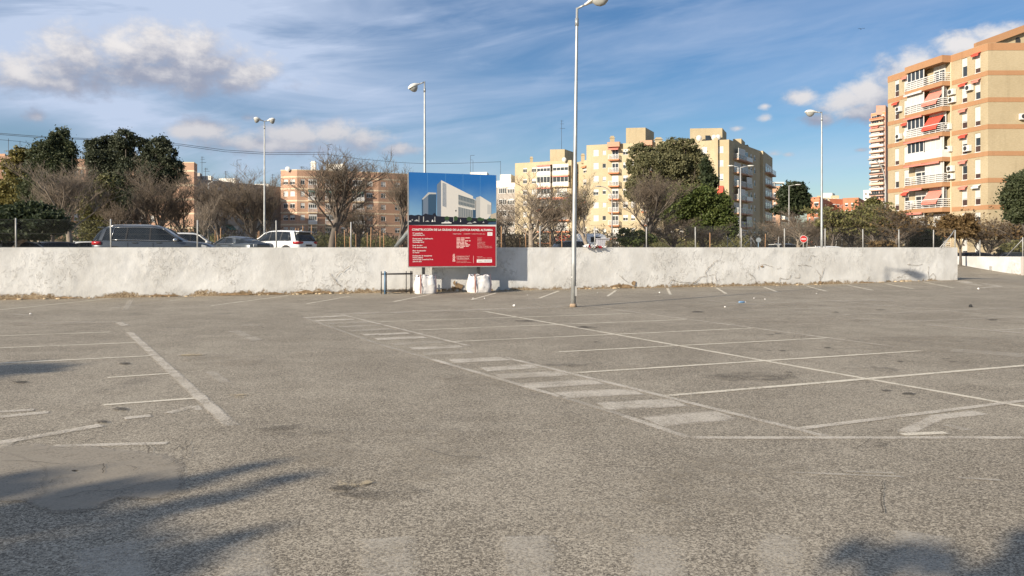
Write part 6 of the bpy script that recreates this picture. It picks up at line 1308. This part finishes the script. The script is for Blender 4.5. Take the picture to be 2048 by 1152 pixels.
def car(S, u, Y, heading, pnt, name, label, base=TERR, lights='suv', rails=True, group=None, detail=True):
    X = (u - U0) / F * Y; root = empty(name, (X, Y, base), label, 'car', group, rz=heading); L = S['L']; W = S['W']; hw = W / 2
    b = MB(); rings = []
    for x, w, zl, zs in S['body']:
        w *= hw; half = [(0, zl), (w * .86, zl), (w * .98, zl + .10), (w, zl + (zs - zl) * .45), (w * .985, zs - .10), (w * .93, zs - .02), (w * .80, zs + .012), (w * .4, zs + .028)]; ring = [(x * L, y, z) for y, z in half] + [(x * L, -y, z) for y, z in half[:0:-1]]
        ring.insert(8, (x * L, 0, zs + .032)); rings.append(ring)
    b.loft(rings).build('body', CP[pnt], root)
    g_ = MB(); rings = []
    for x, zb, wb, zt, wt in S['gh']:
        wb *= hw; wt *= hw / 1.0 * 1.0; half = [(wb, zb - .04), (wb * .985, zb + .02), (wt * 1.02 + (wb - wt) * .12, zt - .07 if zt - zb > .12 else zb + .03), (wt * .98, zt - .018 if zt - zb > .12 else zb + .04), (wt * .6, zt + .012)]
        ring = [(x * L, y, z) for y, z in half] + [(x * L, 0, zt + .02)] + [(x * L, -y, z) for y, z in half[::-1]]; rings.append(ring)
    g_.loft(rings).build('window_glass', MAT['cglass'], root)
    GX = [q[0] for q in S['gh']]
    def gi(x, k): return float(np.interp(x, GX, [q[k] for q in S['gh']]))
    rf = MB(); rings = []; r0, r1 = S['roof']
    for x in np.linspace(r0, r1, 9):
        zt = gi(x, 3); wt = gi(x, 4) * hw; wb = gi(x, 2) * hw; y1 = wt * 1.02 + (wb - wt) * .12; rings.append([(x * L, y1 + .012, zt - .075), (x * L, wt + .004, zt - .008), (x * L, wt * .6, zt + .024), (x * L, 0, zt + .032), (x * L, -wt * .6, zt + .024), (x * L, -wt - .004, zt - .008), (x * L, -y1 - .012, zt - .075)])
    rf.loft(rings, closed=False, cap=False).build('roof', CP[pnt], root)
    def side(x, f, s, o=.014):
        zb, wb, zt, wt = gi(x, 1), gi(x, 2) * hw, gi(x, 3), gi(x, 4) * hw; y0 = wb * .985; y1 = wt * 1.02 + (wb - wt) * .12; return Vector((x * L, s * (y0 + (y1 - y0) * f + o), zb + .02 + (zt - .07 - zb - .02) * f))
    for s in (-1, 1):
        for xb, xt, w in S['pil']:
            p = MB(); w2 = w / 2 / L; q = [side(xb - w2, -.05, s), side(xb + w2, -.05, s), side(xt + w2, 1.0, s), side(xt - w2, 1.0, s)]; p.face(q if s < 0 else q[::-1]); p.build('pillar', CP[pnt] if w > .1 else MAT['trim'], root)
        xb, xt = S['Apil']; p = MB(); pts = []
        for k in range(7):
            f = k / 6; x = xb + (xt - xb) * f; zt = gi(x, 3); wt = gi(x, 4) * hw; pts.append((x * L, s * (wt + .03), zt - .02))
        p.tube(pts, .04, 6).build('pillar', CP[pnt], root)
        # bright line round the side glass
        ch = MB(); x0, x1 = S['belt']; ch.tube([side(x, .0, s, .018) for x in np.linspace(x0, x1, 8)], .012, 5); ch.tube([side(x, 1.0 - .0 * x, s, .018) for x in np.linspace(x0 + .02, S['roof'][1] - .02, 8)], .012, 5); ch.tube([side(x0, 0, s, .018), side(x0 + .012, .6, s, .018), side(x0 + .02, 1, s, .018)], .012, 5); ch.build('window_trim', MAT['chrome'] if detail else MAT['trim'], root)
        if rails and lights == 'suv': r_ = MB(); r_.tube([(x * L, s * gi(x, 4) * hw * .95, gi(x, 3) + (.05 if 0 < i < 7 else .0)) for i, x in enumerate(np.linspace(r0 + .05, r1 - .03, 8))], .02, 6); r_.build('roof_rail', MAT['chrome'], root)
        m_ = MB(); mx = S['belt'][1] * L; m_.ell((mx - .02, s * (hw + .10), gi(.2, 1) + .06), (.11, .10, .085), 10, 6); m_.tube([(mx, s * hw * .93, gi(.2, 1)), (mx, s * (hw + .05), gi(.2, 1) + .05)], .025, 5); m_.build('mirror', MAT['chrome'] if pnt == 'slate' else CP[pnt], root)
        for x in (-.13, .07): h = MB(); h.box((x * L - .11, s * hw * .985 - .02, .90 * S['body'][5][3]), (x * L + .11, s * hw * .985 + .025, .90 * S['body'][5][3] + .035)); h.build('door_handle', CP[pnt], root)
        for x in (.02, -.19): d = MB(); d.box((x * L - .004, s * hw * .972, .42), (x * L + .004, s * hw * .987, S['body'][5][3] - .09)); d.build('door_gap', MAT['trim'], root)
        for wx in S['wx']:
            wr = S['wheel']; a = MB(); a.tube([(wx * L, s * (hw * .80), wr), (wx * L, s * (hw * 1.0 + .006), wr)], wr + .085, 24, sm=False); a.build('wheel_arch', MAT['trim'], root)
            w_ = MB(); w_.tube([(wx * L, s * (hw - .2), wr), (wx * L, s * (hw - .02), wr), (wx * L, s * (hw + .018), wr)], [wr, wr, wr * .93], 24); wo = w_.build('wheel', MAT['rubber'], root)
            r_ = MB(); r_.tube([(wx * L, s * (hw + .019), wr), (wx * L, s * (hw + .024), wr)], wr * .22, 12, sm=False)
            for k in range(5): q = 2 * math.pi * k / 5 + .3; dx, dz = math.cos(q), math.sin(q); r_.tube([(wx * L + dx * wr * .1, s * (hw + .024), wr + dz * wr * .1), (wx * L + dx * wr * .66, s * (hw + .024), wr + dz * wr * .66)], .035, 5)
            r_.tube([(wx * L + math.cos(q) * wr * .68, s * (hw + .022), wr + math.sin(q) * wr * .68) for q in np.linspace(0, 2 * math.pi, 25)], .025, 5, cap=False); r_.build('rim', MAT['rim'], wo)
        zs = S['body'][2][3]
        if lights == 'coupe':
            for k in range(3): t_ = MB(); y = s * (.50 + .095 * k); t_.box((-.503 * L, y - .028, zs - .20), (-.4935 * L, y + .028, zs - .05)); t_.build('tail_light', MAT['headl'], root)  # pale colour stands in for white light reflected by the coupe's tail lights
        else:
            t_ = MB(); rings = []
            for x, y0, y1 in ((-.494, .50, .78), (-.478, .70, .925), (-.44, .86, .965), (-.405, .93, .985)):
                rings.append([(x * L - .016, s * hw * y, z) for y, z in ((y0, zs - .18), (y1, zs - .20), (y1 + .012, zs - .11), (y1 - .0, zs - .045), (y0, zs - .055))])
            t_.loft(rings).build('tail_light', MAT['tail'], root)
        h_ = MB(); h_.loft([[(x * L + .02, s * hw * y, z) for y, z in ((y0, z0), (y1, z0), (y1, z1), (y0, z1))] for x, y0, y1, z0, z1 in ((.487, .45, .74, .66, .78), (.465, .62, .885, .68, .84), (.425, .84, .94, .76, .89))], sm=False).build('head_light', MAT['headl'], root)
    pl_ = MB(); pl_.box((-.5 * L - .02, -.27, S['body'][0][3] - .12 if lights != 'coupe' else .5), (-.5 * L + .01, .27, S['body'][0][3] - .01 if lights != 'coupe' else .6)); pl_.build('number_plate', MAT['white'] if pnt != 'white' else MAT['trim'], root)
    if lights == 'suv': sp = MB(); sp.box((-.455 * L, -gi(-.41, 4) * hw, gi(-.40, 3) - .03), (-.40 * L, gi(-.41, 4) * hw, gi(-.40, 3) + .02)); sp.build('spoiler', CP[pnt], root)
    an = MB(); an.loft([[(r0 * L + .25 + dx + c * .06 * k, .02 * k * sgn, gi(r0 + .06, 3) + .03 + z) for c, sgn in ((-1, 0), (0, 1), (1, 0), (0, -1))] for z, k, dx in ((0, 1, 0), (.07, .4, -.05))]); an.build('aerial', CP[pnt], root)
    return root
car(SUV, 312, 36.2, math.radians(11), 'slate', 'parked_car', 'dark slate grey SUV parked behind the wall on the left, seen from its side', group='cars parked behind the wall', base=TERR - .10)
car(SUV2, 557, 47, math.radians(180 - 25), 'white', 'parked_car', 'white SUV seen from behind at an angle, right of the dark coupe', rails=False, group='cars parked behind the wall', base=TERR - .02)
car(COUPE, 470, 44, math.radians(180 - 30), 'grey', 'parked_car', 'low dark grey coupe left of the white SUV', base=TERR - .08, lights='coupe', group='cars parked behind the wall')
car(HATCH, 385, 44.5, math.radians(17), 'offwhite', 'parked_car', 'pale car whose roof shows beyond the nose of the dark SUV', base=TERR, rails=False, group='cars parked behind the wall', detail=False)
car(SUV, 385, 66, math.radians(95), 'silver', 'parked_car', 'silver car far back above the hood of the dark SUV', base=TERR, rails=False, group='cars parked behind the wall', detail=False) if False else None
car(HATCH, 50, 46, math.radians(60), 'silver', 'parked_car', 'silver car at the far left behind the first fence post', base=TERR - .48, rails=False, group='cars parked behind the wall', detail=False)
car(HATCH, 127, 50, math.radians(60), 'navy', 'parked_car', 'dark car between the far left silver car and the thick tree trunk', base=TERR - .48, rails=False, group='cars parked behind the wall', detail=False)
car(HATCH, 196, 56, math.radians(40), 'white', 'parked_car', 'small white car just behind the tail of the dark SUV', base=TERR - .42, rails=False, group='cars parked behind the wall', detail=False)
car(HATCH, 1156, 60, math.radians(20), 'navy', 'parked_car', 'dark car just right of the tall lamp behind the wall', base=TERR - .35, rails=False, detail=False)
car(HATCH, 1577, 72, math.radians(20), 'offwhite', 'parked_car', 'pale car behind the wall between the two road signs', base=TERR - .5, rails=False, detail=False)
car(HATCH, 1668, 58, math.radians(10), 'white', 'parked_car', 'white car roof showing just above the wall right of the tall lamp', base=TERR - .77, rails=False, detail=False)
car(HATCH, 1960, 53, math.radians(-4), 'navy', 'parked_car', 'dark car roof just above the low ramp wall', base=-.16, rails=False, detail=False)
car(HATCH, 2010, 54, math.radians(176), 'grey', 'parked_car', 'second dark car roof above the low ramp wall, farther right', base=-.14, rails=False, detail=False)
# white van and stone pieces right of the lamp
def site_bits():
    r0 = P(1186, 495, 68); v = empty('parked_van', (r0.x, 68, TERR), 'white van partly hidden by the dark trunk right of the tall lamp', 'van'); b = MB(); b.loft([[(x, y * k, z) for y, z in ((-.85,.35), (.85,.35), (.9,1.0), (.8,hh), (-.8,hh), (-.9,1.0))] for x, k, hh in ((-1.5,.95,1.75), (-1.35,1,1.9), (.6,1,1.9), (1.0,.97,1.75), (1.35,.95,1.15), (1.55,.85,.9))]); b.build('body', CP['white'], v)
    w = MB(); w.box((-.3, -.92, 1.15), (.55, -.86, 1.6)); w.build('side_window', MAT['cglass'], v)
    for x in (-1.0, 1.0): MB().tube([(x, -.92, .32), (x, .92, .32)], .32, 16).build('wheel', MAT['rubber'], v)
    p = P(1205, 495, 62); c = empty('corrugated_hut', (p.x, 62, TERR), 'small grey corrugated metal hut right of the white van', 'hut'); m = MB()
    for k in range(14): m.box((-.50 + k * .072, -.4 - (.02 if k % 2 else 0), -.1), (-.50 + k * .072 + .07, .4, 1.35))
    m.build('wall', MAT['hut'], c); MB().box((-.56, -.5, 1.352), (.56, .5, 1.41)).build('roof', MAT['hut'], c)
    for k, (u, w, vt, n) in enumerate(((1217, 12, 481, 'tall'), (1248, 14, 487, 'squat'), (1268, 20, 490, 'long low'))):
        Y = 58; p = P(u, 495, Y); bb = MB(); h = EYE + (V0 - vt) / F * Y - TERR; ww = w / F * Y; bb.box((-ww/2, -.25, -.1), (ww/2, .25, h * .85)); bb.box((-ww * .42, -.22, h * .851), (ww * .3, .2, h)); o = bb.build('stone_block', MAT['stone'], None, (p.x, Y, TERR)); props(o, f'{n} ochre stone block right of the corrugated hut, behind the wall', 'stone block')
MAT['hut'] = mat('corrugated_metal', (0.42, 0.42, 0.46), .5, .1, 3.0); MAT['stone'] = mat('ochre_stone', (0.46, 0.36, 0.22), .9, .25, 4.0)
site_bits()
p = P(1926, 495, 63); bn = empty('white_bench', (p.x + .3, 56, .75), 'white box and rail beyond the ramp at the end of the long wall', 'bench'); MB().box((0, 0, .1), (.9, .4, .52)).build('seat', MAT['white'], bn); MB().tube([(-.75, 0, -.3), (-.75, 0, .28), (-.3, 0, .22), (-.3, 0, -.3)], .045, 6).build('rail', MAT['white'], bn)
